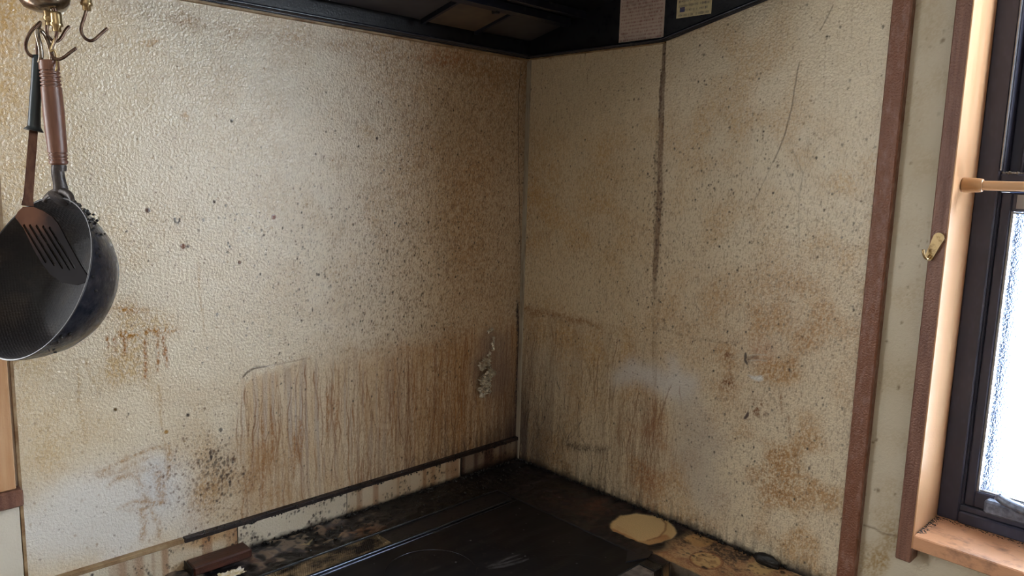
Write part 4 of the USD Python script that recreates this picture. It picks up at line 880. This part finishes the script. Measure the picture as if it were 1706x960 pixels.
K['turner_head'] = usdkit.material(stage, '/World/Looks/turner_blade', {'p': ('principled_bsdf', {'roughness': .9, 'specular_ior_level': .02}), 'g': ('geometry', {}), 'd': ('vector_math', {'math_type': 'distance', 'vector2': tuple(e0)}),
    'm': ('math', {'math_type': 'multiply', 'value2': 1/Lh}), 'n': ('noise_texture', {'scale': 70.0, 'detail': 5.0}), 'ad': ('math', {'math_type': 'multiply_add', 'value2': .25}), 'r': ('rgb_ramp', {'ramp': [(0, lin((82, 56, 42))), (.26, lin((72, 48, 37))), (.46, lin((38, 29, 27))), (.7, lin((24, 21, 22))), (1, lin((30, 28, 29)))]})},
    [('g.position', 'd.vector1'), ('d.value', 'm.value1'), ('n.fac', 'ad.value1'), ('m.value', 'ad.value3'), ('ad.value', 'r.fac'), ('r.color', 'p.base_color')], 'p.BSDF')
part(tn, 'blade', m, K['turner_head'], False, 'dark slotted blade, brown near the shaft')
# rotary hook rack
yr = yh
rack = thing('hook_rack', 'stained metal rotary hook rack hanging above the frying pan handle', 'hook rack')
hub = P3(74, -4, yr+.01)
part(rack, 'hub', lathe([(0, -.012), (.012, -.0115), (.021, -.008), (.0255, -.001), (.0265, .006), (.0245, .014), (.014, .020), (.006, .023), (.005, .10), (0, .10)], hub + np.array([0, 0, -.004]), (0, 0, 1), 40), K['chrome'], True, 'domed chrome hub stained brown')
part(rack, 'mount', cat(bx((hub[0]-.02, hub[1]-.02, hub[2]+.094), (hub[0]+.02, -.001, hub[2]+.102), .002)), K['chrome'])
def hook(px, yy, cx, cy, cr=(10, 26), label=None):
    pts = spline([P3(x, y, yy+dy) for x, y, dy in px], 40)
    hk = part(rack, 'hook', tube(pts, .0018, 10), K['wire'], True, label)
    top = P3(cx, cy, yy); s = .00086
    part(hk, 'collar', lathe([(0, 0), (.0052, 0), (.0058, -.003), (.0058, -.012), (.0066, -.0125), (.0066, -.0155), (.0045, -.0165), (.0045, -.0215), (0, -.022)], top, (0, 0, 1), 20), K['brass'], True)
    part(rack, 'arm', tube(spline([top, top+np.array([-.002, 0, .006]), hub*.4+top*.6+np.array([0, 0, .006]), hub + np.array([0, 0, .004])], 14), .0020, 8), K['wire'], True)
hook([(93, 42, 0), (94, 58, -.002), (90, 70, -.002), (85, 84, -.003), (88, 95, -.004), (98, 99, -.006), (110, 93, -.008), (127, 80, -.010)], yr-.006, 93, 20)
hook([(143, 2, 0), (144, 16, 0), (138, 36, 0), (135, 50, 0), (140, 62, 0), (151, 68, -.001), (162, 62, -.002), (179, 47, -.004)], yr+.012, 143, -14)
hook([(81, 30, 0), (78, 46, 0), (79, 58, 0), (86, 66, 0), (97, 68, 0), (106, 56, 0), (116, 44, 0)], yr+.016, 81, 10)
part(rack, 'twist_wire', tube(spline([P3(92, 62, yr-.008), P3(86, 76, yr-.010), P3(84, 86, yr-.010), P3(90, 84, yr-.012), P3(94, 96, yr-.010), P3(95, 108, yr-.014), P3(93, 118, yr-.014)], 30), .0011, 8), K['brass'], True)
part(rack, 'ring', tube(spline([P3(110, -2, yr-.004), P3(108, 6, yr-.004), P3(100, 11, yr-.004), P3(90, 12, yr-.004), P3(88, 18, yr-.004)], 20), .0022, 10), K['chrome'], True)

# ================================================================== BY THE WINDOW
rod = thing('curtain_rod', 'beige tension rod across the window opening', 'curtain rod')
ry, rz = WIN_Y1, .6195
rx0 = .010
part(rod, 'tube', tube([(rx0, WIN_Y0+.004, rz), (rx0, WIN_Y1-.022, rz)], .0062, 20), K['rod'], True)
part(rod, 'end_cap', lathe([(0, 0), (.0096, .0002), (.0100, .002), (.0092, .018), (.0086, .0235), (.0062, .024)], (rx0, WIN_Y1-.0006, rz), (0, -1, 0), 28), K['cap'], True, 'brown rubber end cap')
part(rod, 'end_cap', lathe([(0, 0), (.0096, .0002), (.0100, .002), (.0092, .018), (.0086, .0235), (.0062, .024)], (rx0, WIN_Y0+.0006, rz), (0, 1, 0), 28), K['cap'], True)
hk = thing('wall_hook', 'small tarnished brass hook fixed slantwise to the window casing', 'hook')
b0, b1 = on(1566, 394, 0, JF-.001), on(1549, 428, 0, JF-.001)
ex = (b1-b0); hl_ = np.linalg.norm(ex); ex /= hl_; ey = np.cross([-1.0, 0, 0], ex)
pg = Point(.002, 0).buffer(.0068, 16).union(Polygon([(.002, -.0066), (.002, .0066), (hl_, .0050), (hl_, -.0050)])).union(Point(hl_, 0).buffer(.0050, 12))
part(hk, 'plate', prism(pg, b0 - np.array([.0035, 0, 0]), ex, ey, .0045 if np.cross(ex, ey)[0] > 0 else -.0045), K['brass'], 30, 'oblong brass plate')
part(hk, 'prong', tube(spline([b1 + np.array([-.002, 0, .002]), b1 + np.array([-.010, 0, -.002]), b1 + np.array([-.013, .003, .002]), b1 + np.array([-.013, .005, .010])], 16), .0018, 10), K['brass'], True)
